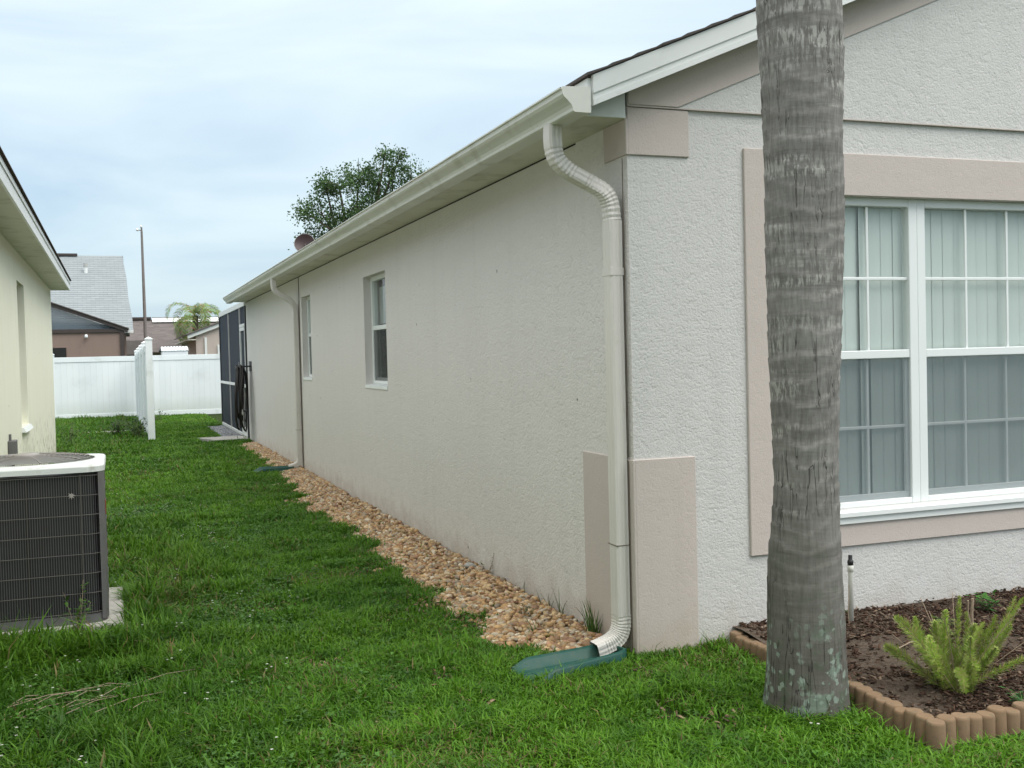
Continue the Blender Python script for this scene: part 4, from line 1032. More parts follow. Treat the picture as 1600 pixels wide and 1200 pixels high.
# fins: thin vertical sheets all round
m = MB(); P = rrect(AX0+.012, AX1-.012, AY0+.012, AY1-.012, .08, 8)
def walk(P, step):
    P = P+[P[0]]; out_ = []; acc = 0
    for (a, b) in zip(P, P[1:]):
        L_ = math.hypot(b[0]-a[0], b[1]-a[1]); 
        if L_ < 1e-9: continue
        t_ = (step-acc) if acc else 0
        while t_ < L_: out_.append((a[0]+(b[0]-a[0])*t_/L_, a[1]+(b[1]-a[1])*t_/L_, (b[0]-a[0])/L_, (b[1]-a[1])/L_)); t_ += step
        acc = L_-(t_-step)
    return out_
vw = MB()
for x_, y_, tx, ty in walk(P, .0125):
    h = .0012; vw.add([(x_-tx*h, y_-ty*h, AZ0+.03), (x_+tx*h, y_+ty*h, AZ0+.03), (x_+tx*h, y_+ty*h, AZ1), (x_-tx*h, y_-ty*h, AZ1)], [(0, 1, 2, 3)])
fin = vw.build('coil_fins', M['ac_grey'], ac, kind='stuff')
for i in range(8):
    z_ = AZ0+.045+(AZ1-AZ0-.06)*i/7; PP = rrect(AX0, AX1, AY0, AY1, .09, 8)
    m = MB(); m.tube([(a, b, z_) for a, b in PP+[PP[0]]], .0022, 5, False); m.build('guard_wire', M['ac_wire'], ac)
for (x_, y_) in [(AX0+.15, AY0), (AX0+.43, AY0), (AX1-.12, AY0), (AX1, AY0+.2), (AX1, AY0+.5)]:
    m = MB(); m.tube([(x_, y_-.002 if y_ == AY0 else y_, AZ0+.02), (x_, y_-.002 if y_ == AY0 else y_, AZ1)], .0024, 5); m.build('guard_wire', M['ac_wire'], ac)
# corner post (curved sheet) at front right
m = MB(); pts = []
for i in range(9):
    a = -PI/2*.55+PI/2*.55*i/8; pts.append((AX1-.09+.094*math.cos(a), AY0+.09+.094*math.sin(a)))
pts += [(AX1+.004, AY0+.16)]
for zc in (AZ0, AZ1): m.v += [(a, b, zc) for a, b in pts]
k_ = len(pts); m.f = [(i, i+1, k_+i+1, k_+i) for i in range(k_-1)]; m.sm = [True]*len(m.f); m.build('corner_post', M['ac_grey'], ac)
m = MB(); m.prism(rrect(AX0+.004, AX1-.004, AY0+.004, AY1-.004, .09), AZ0-.015, AZ0+.03, 'z'); m.build('base_pan', M['ac_grey'], ac)
m = MB(); m.box(AX1+.005, AX1+.007, AY0+.08, AY0+.11, AZ0+.57, AZ0+.65); m.build('sticker', M['redtag'], ac)
m = MB(); m.lathe([(.004, 0), (.016, .001)], (AX1-.20, 0, 0), 8); 
sv = []
for i in range(16):
    a = i*2*PI/16; q = (.024 if i % 2 == 0 else .010)*random.uniform(.6, 1.15); sv.append((AX1-.165+q*math.cos(a), AY0-.006, AZ1-.12+q*math.sin(a)))
m = MB(); m.add(sv+[(x_, y_+.004, z_) for x_, y_, z_ in sv], [tuple(range(16)), tuple(range(31, 15, -1))]+[(i, (i+1) % 16, 16+(i+1) % 16, 16+i) for i in range(16)]); m.build('bent_fin_spot', M['fan_wire'], ac)
# lid with round opening
fcx, fcy, fr_ = -2.82, 2.08, .362
lidP = rrect(AX0-.008, AX1+.008, AY0-.008, AY1+.008, .10, 12)
def ray_rr(a):
    dx, dy = math.cos(a), math.sin(a); best = None
    PP = lidP+[lidP[0]]
    for p, q in zip(PP, PP[1:]):
        ex, ey = q[0]-p[0], q[1]-p[1]; den = dx*ey-dy*ex
        if abs(den) < 1e-12: continue
        t_ = ((p[0]-fcx)*ey-(p[1]-fcy)*ex)/den; s_ = ((p[0]-fcx)*dy-(p[1]-fcy)*dx)/den
        if t_ > 0 and -1e-6 <= s_ <= 1+1e-6: best = t_ if best is None else min(best, t_)
    return best
m = MB(); NA2 = 96
rows = []
for i in range(NA2):
    a = 2*PI*i/NA2; R1 = ray_rr(a); c_, s_ = math.cos(a), math.sin(a)
    for rr_, z_ in ((R1, AZ1+.004), (R1, AZ1+.032), (R1-.010, AZ1+.040), (fr_+.012, AZ1+.052), (fr_, AZ1+.050), (fr_, AZ1+.0)):
        m.v.append((fcx+rr_*c_, fcy+rr_*s_, z_))
for i in range(NA2):
    j = (i+1) % NA2
    for k_ in range(5): m.f.append((i*6+k_, j*6+k_, j*6+k_+1, i*6+k_+1)); m.sm.append(k_ in (1,))
m.build('lid', M['ac_white'], ac)
dome = lambda q: AZ1+.050+.034*(1-(q/fr_)**2)**.6 if q < fr_ else AZ1+.050
fg = None
for k_ in range(13):
    q = .055+(fr_-.055)*k_/12; m = MB(); m.tube([(fcx+q*math.cos(2*PI*i/48), fcy+q*math.sin(2*PI*i/48), dome(q*.999)) for i in range(49)], .0023, 4, False)
    o = m.build('fan_guard' if fg is None else 'guard_ring', M['fan_wire'], fg or ac); fg = fg or o
for k_ in range(8):
    a = 2*PI*(k_+.35)/8; m = MB(); m.tube([(fcx+q*math.cos(a), fcy+q*math.sin(a), dome(q)-.004) for q in (.05, .12, .19, .26, .31, .33)], .0045, 5); m.build('guard_spoke', M['fan_wire'], fg)
m = MB(); m.lathe([(.07, .0), (.07, .012), (.055, .02), (.01, .022)], (fcx, fcy, dome(0)-.012), 24); m.build('guard_hub', M['fan_wire'], fg)
for k_ in range(3):
    a = 2*PI*k_/3; m = MB(); u = Vector((math.cos(a), math.sin(a), 0)); w_ = Vector((-u.y, u.x, 0)); c_ = Vector((fcx, fcy, AZ1-.03))
    m.quad(c_+u*.06-w_*.06, c_+u*.30-w_*.13, c_+u*.30+w_*.13+Vector((0, 0, .05)), c_+u*.06+w_*.06+Vector((0, 0, .03))); m.build('fan_blade', M['ac_grey'], ac)

# ------------------------------------------------------------------ vinyl fences
def fence_run(p0, p1, spacing, ht, label, grp, start_post=True, zend=None):
    p0 = Vector(p0); p1 = Vector(p1); d_ = (p1-p0); Ltot = d_.length; d_.normalize(); n_ = max(1, round(Ltot/spacing)); sp_ = Ltot/n_
    rz = math.atan2(d_.y, d_.x); fr = empty('vinyl_fence', (p0.x, p0.y, 0), label, 'fence', grp)
    zt0 = ht; zt1 = zend if zend else ht
    nb = 15; pw = .127
    for i in range(n_+1):
        c_ = p0+d_*sp_*i; z_ = zt0+(zt1-zt0)*i/n_
        m = MB(); m.box(-pw/2, pw/2, -pw/2, pw/2, -.3, z_-.06, .005); o = m.build('post', M['vinyl'], None); o.parent = fr; o.location = (c_.x-p0.x, c_.y-p0.y, 0); o.rotation_euler[2] = rz
        m = MB(); m.box(-pw/2-.01, pw/2+.01, -pw/2-.01, pw/2+.01, z_-.06, z_-.035, .003)
        m.add([(-pw/2, -pw/2, z_-.035), (pw/2, -pw/2, z_-.035), (pw/2, pw/2, z_-.035), (-pw/2, pw/2, z_-.035), (0, 0, z_)], [(0, 1, 4), (1, 2, 4), (2, 3, 4), (3, 0, 4)])
        q = m.build('post_cap', M['vinyl'], None); q.parent = o
    bm = None
    for i in range(n_):
        c_ = p0+d_*(sp_*i); L_ = sp_-pw; z_ = zt0+(zt1-zt0)*(i+.5)/n_-.13
        def piece(name, a0, a1, w_, z0_, z1_, mt):
            m = MB(); m.box(a0, a1, -w_, w_, z0_, z1_, .003); o = m.build(name, mt, None); o.parent = fr
            o.location = (c_.x-p0.x, c_.y-p0.y, 0); o.rotation_euler[2] = rz; return o
        piece('top_rail', pw/2, pw/2+L_, .025, z_-.14, z_, M['vinyl']); piece('bottom_rail', pw/2, pw/2+L_, .025, .02, .16, M['vinyl'])
        bw = L_/nb
        if bm is None:
            m = MB(); m.box(.0, bw-.0015, -.011, .011, .161, z_-.141, .0015); tmp = m.build('board', M['vinyl_board'], None); bm = tmp.data; bpy.data.objects.remove(tmp); bz = z_
        for k_ in range(nb):
            o = bpy.data.objects.new('board', bm); C.objects.link(o); o.parent = fr; q = c_+d_*(pw/2+k_*bw+.0007)
            o.location = (q.x-p0.x, q.y-p0.y, 0); o.rotation_euler[2] = rz; o.scale = (1, 1, 1)
            if abs(z_-bz) > 1e-4:
                sc = (z_-.141)/(bz-.141); o.scale[2] = sc
    return fr
fence_run((-1.725, 17.06, 0), (-1.775, 26.60, 0), 2.4, 2.02, 'white vinyl fence running away from the end post towards the back', None, zend=1.90)
fence_run((-11.16, 27.0, 0), (12.84, 27.0, 0), 2.4, 1.86, 'long white vinyl fence across the back of the yards', None)
m = MB()
m.prism([(-2.95, 19.95), (-1.98, 19.9), (-1.98, 20.3), (-2.95, 20.3)], .0, .055, 'z'); m.build('concrete_slab', M['concrete'], None, label='pale flat concrete slab lying in weeds left of the fence', cat='concrete slab')

# ------------------------------------------------------------------ backdrop houses
def roof_courses(mb, xa, xb, ya, yb, za, zb, n, left=None, right=None):
    """sloping roof towards the viewer in stepped courses, eave (ya, za) to ridge (yb, zb)"""
    for i in range(n):
        u0, u1 = i/n, (i+1)/n; y0_, y1_ = ya+(yb-ya)*u0, ya+(yb-ya)*u1; z0_, z1_ = za+(zb-za)*u0, za+(zb-za)*u1
        xl0 = xa+(left or 0)*u0; xr0 = xb+(right or 0)*u0; xl1 = xa+(left or 0)*u1; xr1 = xb+(right or 0)*u1
        j = .015*math.sin(i*12.9)
        mb.quad((xl0, y0_, z0_+.014), (xr0+j, y0_, z0_+.014), (xr1+j, y1_, z1_+.004), (xl1, y1_, z1_+.004)); mb.quad((xl0, y0_, z0_), (xr0+j, y0_, z0_), (xr0+j, y0_, z0_+.014), (xl0, y0_, z0_+.014))
def shingle_tabs(name, c1, c2, sx_):
    m, t, b = new_mat(name, .95, .08); br = N(t, 'ShaderNodeTexBrick'); br.inputs['Scale'].default_value = 1; br.inputs['Mortar Size'].default_value = .006
    br.inputs['Brick Width'].default_value = .30; br.inputs['Row Height'].default_value = .14; br.inputs['Color1'].default_value = (*c1, 1); br.inputs['Color2'].default_value = (*c2, 1); br.inputs['Mortar'].default_value = (*[x*.66 for x in c1], 1)
    g_ = N(t, 'ShaderNodeNewGeometry'); s_ = N(t, 'ShaderNodeSeparateXYZ'); cb = N(t, 'ShaderNodeCombineXYZ'); L(t, g_.outputs['Position'], s_.inputs[0])
    L(t, math_(t, 'ADD', s_.outputs['X'], math_(t, 'MULTIPLY', s_.outputs['Z'], .03)), cb.inputs[0]); L(t, math_(t, 'MULTIPLY', s_.outputs['Y'], sx_), cb.inputs[1])
    L(t, cb.outputs[0], br.inputs['Vector'])
    c = mixc(t, noise(t, pos(t), 1.5, 5), br.outputs[0], tuple(x*.8 for x in c1)); c = mixc(t, .35, br.outputs[0], c)
    L(t, c, b.inputs['Base Color']); return m
M['tabs_grey'] = shingle_tabs('shingle_tabs_grey', (.27, .295, .305), (.235, .26, .27), 1.1)
M['tabs_brown'] = shingle_tabs('shingle_tabs_brown', (.17, .15, .14), (.12, .105, .10), 1.1)
nh = empty('grey_roof_house', (-4, 37, 0), 'house with pale grey shingle roof and screened porch behind the left fence', 'house')
m = MB(); m.box(-14, -1.95, 36.4, 46, 0, 2.7); m.build('wall', M['stucco_pink'], nh)
m = MB(); roof_courses(m, -14.5, -1.70, 36.0, 41.2, 2.74, 5.86, 36, right=-.22)
m.quad((-14.5, 46.4, 2.74), (-1.7, 46.4, 2.74), (-1.92, 41.2, 5.86), (-14.5, 41.2, 5.86)); rg = m.build('roof', M['tabs_grey'], nh)
m = MB(); m.add([(-1.98, 36.5, 2.6), (-1.98, 46, 2.6), (-1.98, 41.2, 5.78)], [(0, 1, 2)]); m.build('gable_wall', M['stucco_pink'], nh)
m = MB(); m.box(-14.5, -1.70, 35.97, 35.995, 2.62, 2.74); m.build('fascia', M['white_alu'], nh)
m = MB(); m.box(-6.5, -3.62, 41.05, 41.35, 5.84, 5.93); m.build('ridge_vent', M['brown_metal'], rg)
m = MB(); m.tube([(-3.30, 39.9, 4.95), (-3.30, 39.9, 5.30)], .07, 10); m.build('vent_pipe', M['white_alu'], rg)
m = MB(); m.tube([(-3.30, 39.9, 5.30), (-3.30, 39.9, 5.44)], .085, 10); m.build('vent_cap', M['hose_grey'], rg)
# porch
m = MB(); m.box(-6.5, -2.16, 34.9, 35.0, 0, 2.62); m.build('porch_wall', M['stucco_pink'], nh)
m = MB(); m.box(-4.6, -3.90, 34.86, 34.899, .0, 2.12); m.build('porch_door', M['dark'], nh)
m = MB(); m.box(-6.5, -2.02, 34.84, 35.02, 2.621, 2.74); m.build('porch_beam', M['brown_metal'], nh)
m = MB(); m.box(-2.16, -2.02, 34.84, 35.02, 0, 2.62); m.build('porch_post', M['brown_metal'], nh)
pz = lambda x: 2.80+(-2.05-x)*.375
m = MB(); m.prism([(-6.5, pz(-6.5)), (-1.90, pz(-1.90)), (-1.90, pz(-1.90)-.13), (-6.5, pz(-6.5)-.13)], 34.80, 35.04, 'y'); m.build('porch_rake', M['brown_metal'], nh)
m = MB(); m.prism([(-6.5, pz(-6.5)+.03), (-1.86, pz(-1.86)+.03), (-1.86, pz(-1.86)), (-6.5, pz(-6.5))], 34.75, 36.3, 'y'); m.build('porch_roof', M['shingle_far'], nh)
m = MB(); m.prism([(-4.37, 2.74), (-2.3, 2.741), (-4.37, pz(-4.37)-.13)], 34.93, 34.94, 'y'); m.build('screen_gable', M['screen_far'], nh)
m = MB(); m.box(-4.48, -4.38, 34.86, 35.0, 2.74, pz(-4.4)-.13); m.build('porch_post', M['brown_metal'], nh)
m = MB(); m.lathe([(.05, 0), (.06, .03), (.05, .1), (.02, .12)], (-3.25, 34.8, 2.44), 8); m.build('porch_lamp', M['wrap'], nh)

bh = empty('brown_roof_house', (0, 60, 0), 'distant house with grey brown shingle roof behind the back fence', 'house')
m = MB(); m.box(-9, 8, 56.4, 66, 0, 2.3); m.build('wall', M['stucco_beige'], bh)
m = MB(); roof_courses(m, -9.5, 8.5, 56.0, 60.0, 2.1, 4.02, 26); rb = m.build('roof', M['tabs_brown'], bh)
m = MB(); m.quad((-9.5, 64, 2.1), (8.5, 64, 2.1), (8.5, 60, 4.02), (-9.5, 60, 4.02)); m.build('rear_roof', M['shingle_far'], rb)
m = MB(); m.box(-1.9, -.36, 59.8, 60.3, 4.03, 4.16); m.build('ridge_box', M['brown_metal'], rb)
m = MB(); m.quad((-.30, 59.45, 3.86), (4.2, 59.45, 3.86), (4.2, 59.95, 4.12), (-.30, 59.95, 4.12)); m.build('roof_panel', M['white_alu'], rb)
m = MB(); m.box(-.30, 4.2, 59.94, 60.06, 4.10, 4.15); m.build('ridge_cap', M['brown_metal'], rb)
m = MB(); m.box(-5, -.8, 55.2, 56.4, 2.0, 2.75); m.build('lower_roof', M['shingle_far'], bh)

rh = empty('beige_house', (4.7, 42, 0), 'beige house with white edged gable roof right of the palm', 'house')
m = MB(); m.box(.72, 8.7, 40.1, 50, 0, 2.55); m.add([(.72, 40.1, 2.55), (8.7, 40.1, 2.55), (4.7, 40.1, 4.05)], [(0, 1, 2)]); m.build('wall', M['stucco_beige'], rh)
rzf = lambda x: 2.60+(x-.395)*.376
m = MB(); m.prism([(.395, rzf(.395)-.14), (4.7, rzf(4.7)-.14), (4.7, rzf(4.7)), (.395, rzf(.395))], 39.96, 40.0, 'y'); m.build('rake_fascia', M['white_alu'], rh)
m = MB(); m.prism([(.35, rzf(.395)+.001), (4.7, rzf(4.7)+.001), (4.7, rzf(4.7)+.05), (.35, rzf(.395)+.05)], 39.9, 50.2, 'y'); m.prism([(9.05, rzf(.395)+.001), (4.7, rzf(4.7)+.001), (4.7, rzf(4.7)+.05), (9.05, rzf(.395)+.05)], 39.9, 50.2, 'y'); m.build('roof', M['shingle_far'], rh)
m = MB(); m.box(.40, .718, 40.0, 50, 2.40, 2.44); m.build('soffit', M['soffit'], rh)
m = MB(); m.box(1.05, 1.14, 40.03, 40.099, 0, 2.5); m.box(1.55, 1.62, 40.03, 40.099, 0, 2.2); m.build('wall_trim', M['white_alu'], rh)

# covered stack seen over the fence
st = empty('covered_stack', (-.75, 28.6, 0), 'white plastic covered ribbed roll showing above the back fence', 'covered stack')
m = MB()
for i in range(9):
    cx_ = -1.03+i*.085; m.tube([(cx_, 28.3, 1.85), (cx_, 28.35, 1.93+.015*math.sin(i*2.1)), (cx_, 28.6, 1.955), (cx_, 28.85, 1.93), (cx_, 28.9, 1.85)], .045, 8)
m.box(-1.06, -.32, 28.3, 28.9, 1.3, 1.9, .02); m.build('cover', M['wrap'], st)
m = MB(); m.box(-1.0, -.36, 28.35, 28.85, 0, 1.3, .01); m.build('base', M['ac_grey'], st)
m = MB(); m.tube([(-1.09, 28.4, 1.86), (-1.09, 28.6, 1.92), (-1.09, 28.8, 1.86)], .03, 8); m.build('end_roll', M['black'], st)

# light pole
pl = empty('light_pole', (-1.15, 42, 0), 'tall slim brown pole with small lamp head above the fence', 'pole')
m = MB(); m.tube([(-1.14, 42, 0), (-1.145, 42, 3), (-1.155, 42, 6.95)], [.085, .07, .045], 12); m.build('shaft', M['pole'], pl)
m = MB(); m.tube([(-1.155, 42, 6.93), (-1.155, 42, 7.12)], .035, 8); m.tube([(-1.155, 42, 6.99), (-1.30, 42, 7.0)], .02, 6); m.build('bracket', M['pole'], pl)
m = MB(); m.lathe([(.03, 0), (.06, .02), (.06, .07), (.02, .11)], (-1.32, 42, 6.96), 10); m.build('lamp_head', M['white_alu'], pl)
m = MB(); m.lathe([(.04, 0), (.04, .08), (.01, .1)], (-1.17, 42, 7.1), 8); m.build('sensor_cap', M['wrap'], pl)

# far palm
fp = empty('palm_tree', (1.65, 55, 0), 'distant feathery palm between the brown roof and the screen enclosure', 'palm tree')
m = MB(); m.tube([(1.7, 55, 0), (1.70, 55, 1.8), (1.75, 55, 4.0)], [.2, .17, .15], 12); m.build('trunk', M['trunk_bark'], fp)
fronds(fp, (1.70, 55, 3.95), 19, 2.9, 9, leaflet=.50, w=.05, droop=2.5, col=(.17, .25, .07), dead=.10, nl=38)

# oak behind the roof
def oak(base, clusters, seed, leafn, leaf, label):
    r = np.random.default_rng(seed); root = empty('oak_tree', base, label, 'tree'); B = Vector(base)
    m = MB(); top = Vector((clusters[0][0][0], clusters[0][0][1], clusters[0][0][2]))
    m.tube([B, B+Vector((.1, 0, 2.2)), B+Vector((.0, .1, 4.5)), B+Vector((.3, 0, 7))], [.42, .34, .28, .16], 12)
    for c_, rad_ in clusters:
        p = Vector(c_); s0 = B+Vector((.1, 0, 3.0+2.5*r.random())); mid = (s0+p)*.5+Vector((r.normal(0, .3), r.normal(0, .3), .5)); m.tube([s0, mid, p], [.12, .07, .03], 6)
        for _ in range(5):
            e = p+Vector(tuple(r.normal(0, rad_*.55, 3))); m.tube([p, (p+e)*.5+Vector((0, 0, .1)), e], [.03, .02, .01], 4)
    m.build('trunk', M['trunk_bark'], root)
    V = []; C_ = []
    for c_, rad_ in clusters:
        ns = int(30*rad_**1.6)+6
        sub = r.normal(size=(ns, 3)); sub /= np.linalg.norm(sub, axis=1)[:, None]; sub = np.array(c_)+sub*rad_*1.12*(r.random((ns, 1))**.4)*np.array([1, 1, .78])
        for s in sub:
            n_ = int(leafn*r.uniform(.5, 1.3)); q = s+r.normal(0, .17, (n_, 3)); a = r.normal(size=(n_, 3)); a /= np.linalg.norm(a, axis=1)[:, None]
            b = np.cross(a, r.normal(size=(n_, 3))); b /= np.linalg.norm(b, axis=1)[:, None]; l = leaf*r.uniform(.6, 1.3, (n_, 1))
            V.append(np.stack([q, q+a*l*.5-b*l*.3, q+a*l, q+a*l*.5+b*l*.3], 1)); col = np.array([.062, .115, .038])*r.uniform(.65, 1.4); C_.append(np.repeat(col[None]*r.uniform(.75, 1.3, (n_, 1)), 4, 0))
    V = np.concatenate(V); n_ = len(V); V = V.reshape(-1, 3)-np.array(base)
    np_mesh('crown', V, np.arange(n_*4), np.full(n_, 4), M['leaf'], np.concatenate(C_), parent=root)
    return root
cl = [((8.6, 45, 8.6), 1.5), ((6.9, 45.2, 8.2), 1.0), ((6.1, 44.8, 8.25), .55), ((7.6, 44.6, 9.5), .95), ((8.7, 45.3, 10.0), .85), ((9.6, 45, 9.8), 1.15), ((10.3, 45.2, 10.5), .65), ((11.1, 44.8, 9.9), .85), ((11.8, 45.1, 9.6), .6),
      ((6.6, 45.3, 7.0), .75), ((7.9, 44.5, 7.4), 1.2), ((9.3, 46, 7.8), 1.4), ((9.8, 44.7, 10.9), .35), ((7.1, 45, 9.4), .4), ((10.6, 44.8, 11.0), .32), ((10.2, 46, 8.4), 1.4)]
oak((8.9, 45.5, 0), cl, 3, 36, .13, 'dense dark green tree rising above the roof edge')

# ------------------------------------------------------------------ grass
cam2 = np.array([CAM.x, CAM.y]); fwd = np.array([F_.x, F_.y]); fwd /= np.linalg.norm(fwd); rgt = np.array([fwd[1], -fwd[0]])
def allowed(x, y):
    k_ = np.ones(len(x), bool)
    k_ &= ~((x > -.01) & (y > -.005)); e = gedge(y); rgn = np.random.default_rng(8).random(len(x))
    strip = (y > .12) & (y < 14.9) & (x < 0) & (x > e+.03*(vnoise(x, y, 14, 2)-.5)*4)
    k_ &= ~(strip & (rgn > .012))
    k_ &= ~((x > .47) & (y > -1.56) & (y < .05)); k_ &= ~((x > .40) & (y > -1.56) & (y < -1.0)); k_ &= ~((x < LX+.01) & (y < LY))
    k_ &= ~((x > -3.26) & (x < -2.32) & (y > 1.57) & (y < 2.61))
    k_ &= ~((x > -.88) & (y > 15.95) & (y < 16.88) & (x < 0)); k_ &= ~((x > -.43) & (y > 16.88) & (y < 21.3))
    sa, ca = math.sin(math.radians(14)), math.cos(math.radians(14)); lx = (x+.09)*ca+(y-.06)*sa; ly = -(x+.09)*sa+(y-.06)*ca
    k_ &= ~((lx < .02) & (lx > -.56) & (ly < .14) & (ly > -.10+.03*np.sin(lx*22))); k_ &= ~((x > -.64) & (x < -.12) & (np.abs(y-9.86) < .12))
    k_ &= ~((x-.29)**2+(y+.952)**2 < .16**2)
    k_ &= ~((x > -2.95) & (x < -1.98) & (y > 19.9) & (y < 20.3) & (rgn > .15))
    k_ &= y < 27.4
    return k_
def grass_pts(d0, d1, dens, seed, lim=.62):
    r = np.random.default_rng(seed); wmax = d1*lim; n_ = int(dens*(d1-d0)*2*wmax)
    a = r.uniform(d0, d1, n_); b = r.uniform(-wmax, wmax, n_); k_ = np.abs(b) < a*lim+.3; a, b = a[k_], b[k_]
    x = cam2[0]+fwd[0]*a+rgt[0]*b; y = cam2[1]+fwd[1]*a+rgt[1]*b; k_ = allowed(x, y); return x[k_], y[k_], a[k_]
def blades(x, y, hgt, wid, lean, seed, cols):
    r = np.random.default_rng(seed); n_ = len(x); a = r.uniform(0, 2*PI, n_); d_ = np.stack([np.cos(a), np.sin(a), 0*a], 1)
    tw_ = a+PI/2+r.normal(0, .5, n_); s = np.stack([np.cos(tw_), np.sin(tw_), 0*a], 1)
    b = np.stack([x, y, r.random(n_)*.012-.004], 1); ln = lean[:, None]; h = hgt[:, None]; up = np.array([0, 0, 1.])
    m1 = b+d_*ln*h*.28+up*h*.55; tp = b+d_*ln*h*1.05+up*h*(1-.35*np.clip(ln, 0, 1.6)); w = wid[:, None]/2
    V = np.stack([b-s*w*.7, b+s*w*.7, m1+s*w, m1-s*w, tp], 1).reshape(-1, 3)
    F = (np.array([0, 1, 2, 3, 3, 2, 4])[None]+(np.arange(n_)*5)[:, None]).ravel()
    cc = np.repeat(cols, 5, 0).reshape(n_, 5, 3); cc[:, :2] *= .8; cc[:, 4] *= 1.12
    return V, F, np.tile([4, 3], n_), cc.reshape(-1, 3)
GA = np.array([.058, .160, .009]); GB = np.array([.110, .245, .015]); GC = np.array([.040, .122, .010]); GD = np.array([.20, .165, .065])
def make(d0, d1, dens, seed, wmul=1.0, hmul=1.0):
    x, y, dep = grass_pts(d0, d1, dens, seed); r = np.random.default_rng(seed+100); n_ = len(x)
    p1 = vnoise(x, y, 1.3, 41); p2 = vnoise(x, y, 4.5, 42); p3 = vnoise(x, y, 11, 43)
    bare = np.clip((vnoise(x, y, 2.3, 47)*.7+vnoise(x, y, 9, 48)*.3-.66)*6, 0, .8)*(y < 7)
    thin_ = r.random(n_) < (.30+1.2*p2*(.4+p3*.6)+.3)*(1-bare); x, y, dep, p1, p2, p3 = [q[thin_] for q in (x, y, dep, p1, p2, p3)]; n_ = len(x)
    wild = np.clip((-1.35-x)/.8+(p1-.5)*.9, 0, 1)*(y < 6)+np.clip((-1.6-x)/.5, 0, 1)*(y > 14)*.8
    near_ac = np.exp(-(((x+2.75)/.65)**2+((y-1.35)/.45)**2)); pad = np.exp(-(((x+2.2)/.14)**2+((y-2.0)/.6)**2))
    trunk_ = np.exp(-(((x-.45)**2+(y+1.05)**2)/.07))+.6*np.exp(-((x-.42)/.06)**2)*(y > -1.1)*(y < .05)
    h = (.036+.040*r.random(n_))*(.55+.75*p2)*hmul*(1+.55*wild+1.3*near_ac*r.random(n_)+.9*pad+.7*trunk_)
    lg = r.random(n_) < (.02+.05*wild); h = np.where(lg, h*1.6, h)
    w = (.0042+.0035*r.random(n_))*wmul*(1+.25*wild); lean = r.uniform(.25, 1.25, n_); lean = np.where(lg, lean*.6, lean)
    t1 = np.clip(p1*1.1+p2*.5-.32+r.normal(0, .24, n_), 0, 1)[:, None]; col = GA*(1-t1)+GB*t1
    dk = np.clip((p3-.55)*2.2, 0, .7)[:, None]; col = col*(1-dk)+GC*dk; col = col*(1-.25*np.clip(wild, 0, 1))[:, None]*1.03; col *= r.uniform(.72, 1.3, (n_, 1))
    dead = r.random(n_) < (.018+.14*np.clip(vnoise(x, y, 2.1, 44)-.55, 0, 1)*3); col[dead] = GD*r.uniform(.5, 1.2, (dead.sum(), 1))
    return blades(x, y, h, w, lean, seed+200, col)
sets = [make(2.9, 5.4, 17000, 1), make(5.4, 8.5, 12500, 2, 1.1), make(8.5, 14, 6500, 3, 1.45), make(14, 35, 2200, 4, 2.2, 1.15)]
off = 0; VV = []; FF = []; LL = []; CC = []
for V, F, lp, cc in sets: VV.append(V); FF.append(F+off); LL.append(lp); CC.append(cc); off += len(V)
np_mesh('grass', np.concatenate(VV), np.concatenate(FF), np.concatenate(LL), M['grass'], np.concatenate(CC), label='green lawn grass between the two houses and round the palm', cat='grass', kind='stuff')
print('grass blades', off//5)

# broad leaved weeds and clover among the grass, denser at left
r = np.random.default_rng(77); x, y, dep = grass_pts(3.0, 11, 620, 55)
k_ = r.random(len(x)) < np.clip(.10+(-1.3-x)*.6+(vnoise(x, y, 2, 45)-.5)*.7, .04, 1); x, y = x[k_], y[k_]; V = []; Cc = []
for cx_, cy_ in zip(x, y):
    n_ = r.integers(4, 9); a = r.uniform(0, 2*PI, n_); l = r.uniform(.012, .028, n_); rr_ = r.uniform(0, .03, n_); z_ = r.uniform(.02, .06, n_)
    d_ = np.stack([np.cos(a), np.sin(a), r.uniform(-.3, .5, n_)], 1); s = np.stack([-np.sin(a), np.cos(a), 0*a], 1)*.38; q = np.stack([cx_+np.cos(a)*rr_, cy_+np.sin(a)*rr_, z_], 1)
    V.append(np.stack([q, q+(d_*.55-s)*l[:, None], q+d_*l[:, None], q+(d_*.55+s)*l[:, None]], 1)); Cc.append(np.repeat((np.array([.055, .135, .02])*r.uniform(.6, 1.5))[None]*r.uniform(.8, 1.2, (n_, 1)), 4, 0))
V = np.concatenate(V); n_ = len(V)
np_mesh('clover', V.reshape(-1, 3), np.arange(n_*4), np.full(n_, 4), M['leaf'], np.concatenate(Cc), label='broad leaved low weeds mixed into the lawn', cat='weeds', kind='stuff')

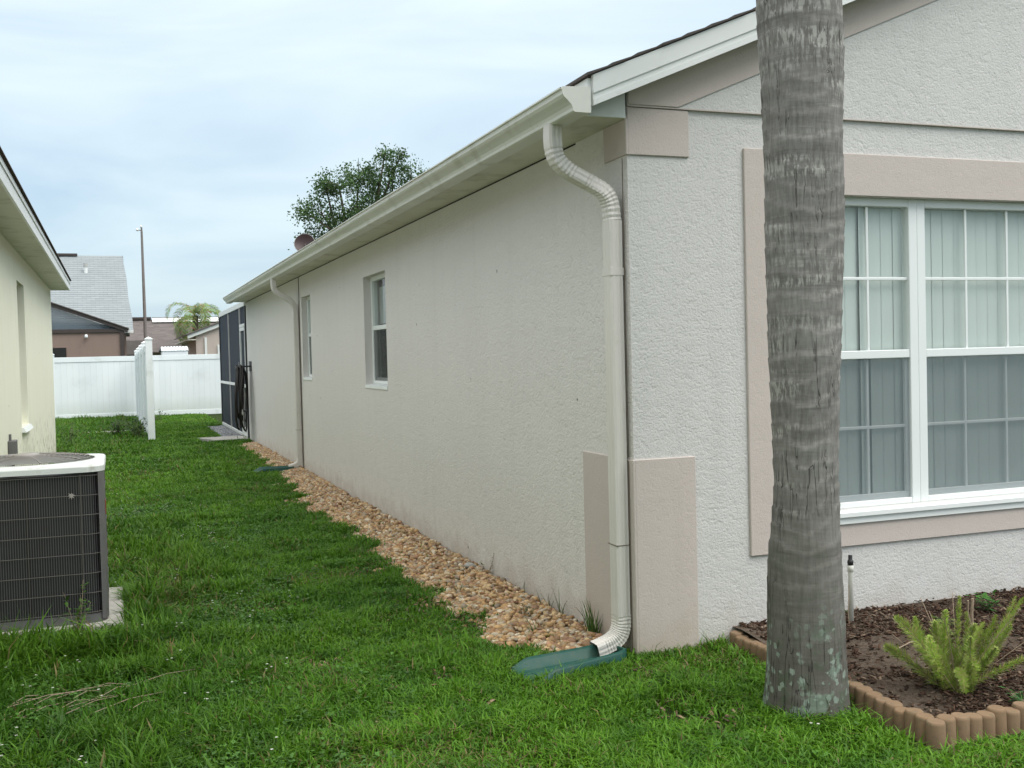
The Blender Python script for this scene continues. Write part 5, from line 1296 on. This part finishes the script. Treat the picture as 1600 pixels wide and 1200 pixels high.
# small white flowers
r = np.random.default_rng(66); x, y, dep = grass_pts(3.1, 16, 22, 56)
k_ = (r.random(len(x)) < np.clip(.06+(-1.3-x)*.6, .025, .8)) & (vnoise(x, y, 1.1, 46) > .30); x, y = x[k_], y[k_]; V = []; Cc = []; F = []; lp = []
nv = 0
for cx_, cy_ in zip(x, y):
    for _ in range(r.integers(1, 4)):
        ox, oy, oz = cx_+r.normal(0, .014), cy_+r.normal(0, .014), r.uniform(.055, .10); a0 = r.uniform(0, 2)
        V += [(ox-.001, oy, .0), (ox+.001, oy, .0), (ox+.001, oy, oz), (ox-.001, oy, oz)]; F += [nv, nv+1, nv+2, nv+3]; lp.append(4); Cc += [(.07, .12, .03)]*4; nv += 4
        for p in range(5):
            a = a0+p*2*PI/5; q = .0052; V += [(ox, oy, oz), (ox+q*math.cos(a-.5), oy+q*math.sin(a-.5), oz+.002), (ox+q*1.3*math.cos(a), oy+q*1.3*math.sin(a), oz+.001), (ox+q*math.cos(a+.5), oy+q*math.sin(a+.5), oz+.002)]
            F += [nv, nv+1, nv+2, nv+3]; lp.append(4); Cc += [(.72, .72, .66)]*4; nv += 4
np_mesh('lawn_flowers', np.array(V), F, lp, M['leaf'], np.array(Cc), label='tiny white flowers dotted over the lawn, mostly at left', cat='flowers', kind='stuff')

# dry stalks lying at lower left and thatch bits
m = MB(); rr3 = random.Random(12)
for i in range(20):
    x_, y_ = -2.55+rr3.uniform(-.28, .45), .15+rr3.uniform(-.10, .32); a = rr3.gauss(.62, .22); l = rr3.uniform(.12, .34)
    z_ = rr3.uniform(.035, .07); m.tube([(x_, y_, z_), (x_+math.cos(a)*l*.5, y_+math.sin(a)*l*.5, z_+.012), (x_+math.cos(a)*l, y_+math.sin(a)*l, z_-.005)], .0017, 4)
m.build('dry_stalks', M['twig'], None, label='loose dry straw lying on the grass at lower left', cat='straw', kind='stuff')
P4 = chips(9000, 31, (-2.6, 1.2), (-2.2, 3.6), lambda x, y: 0*x+.016, .010, .045, [(.20, .14, .08), (.12, .09, .055), (.26, .19, .12), (.09, .07, .045)], lambda x, y: allowed(x, y) & (vnoise(x, y, 2.3, 47)*.7+vnoise(x, y, 9, 48)*.3 > .62))
np_mesh('thatch', P4[0], P4[1], np.full(len(P4[1]), 4), M['chips'], P4[2], label='brown dry thatch showing between the grass blades', cat='thatch', kind='stuff')
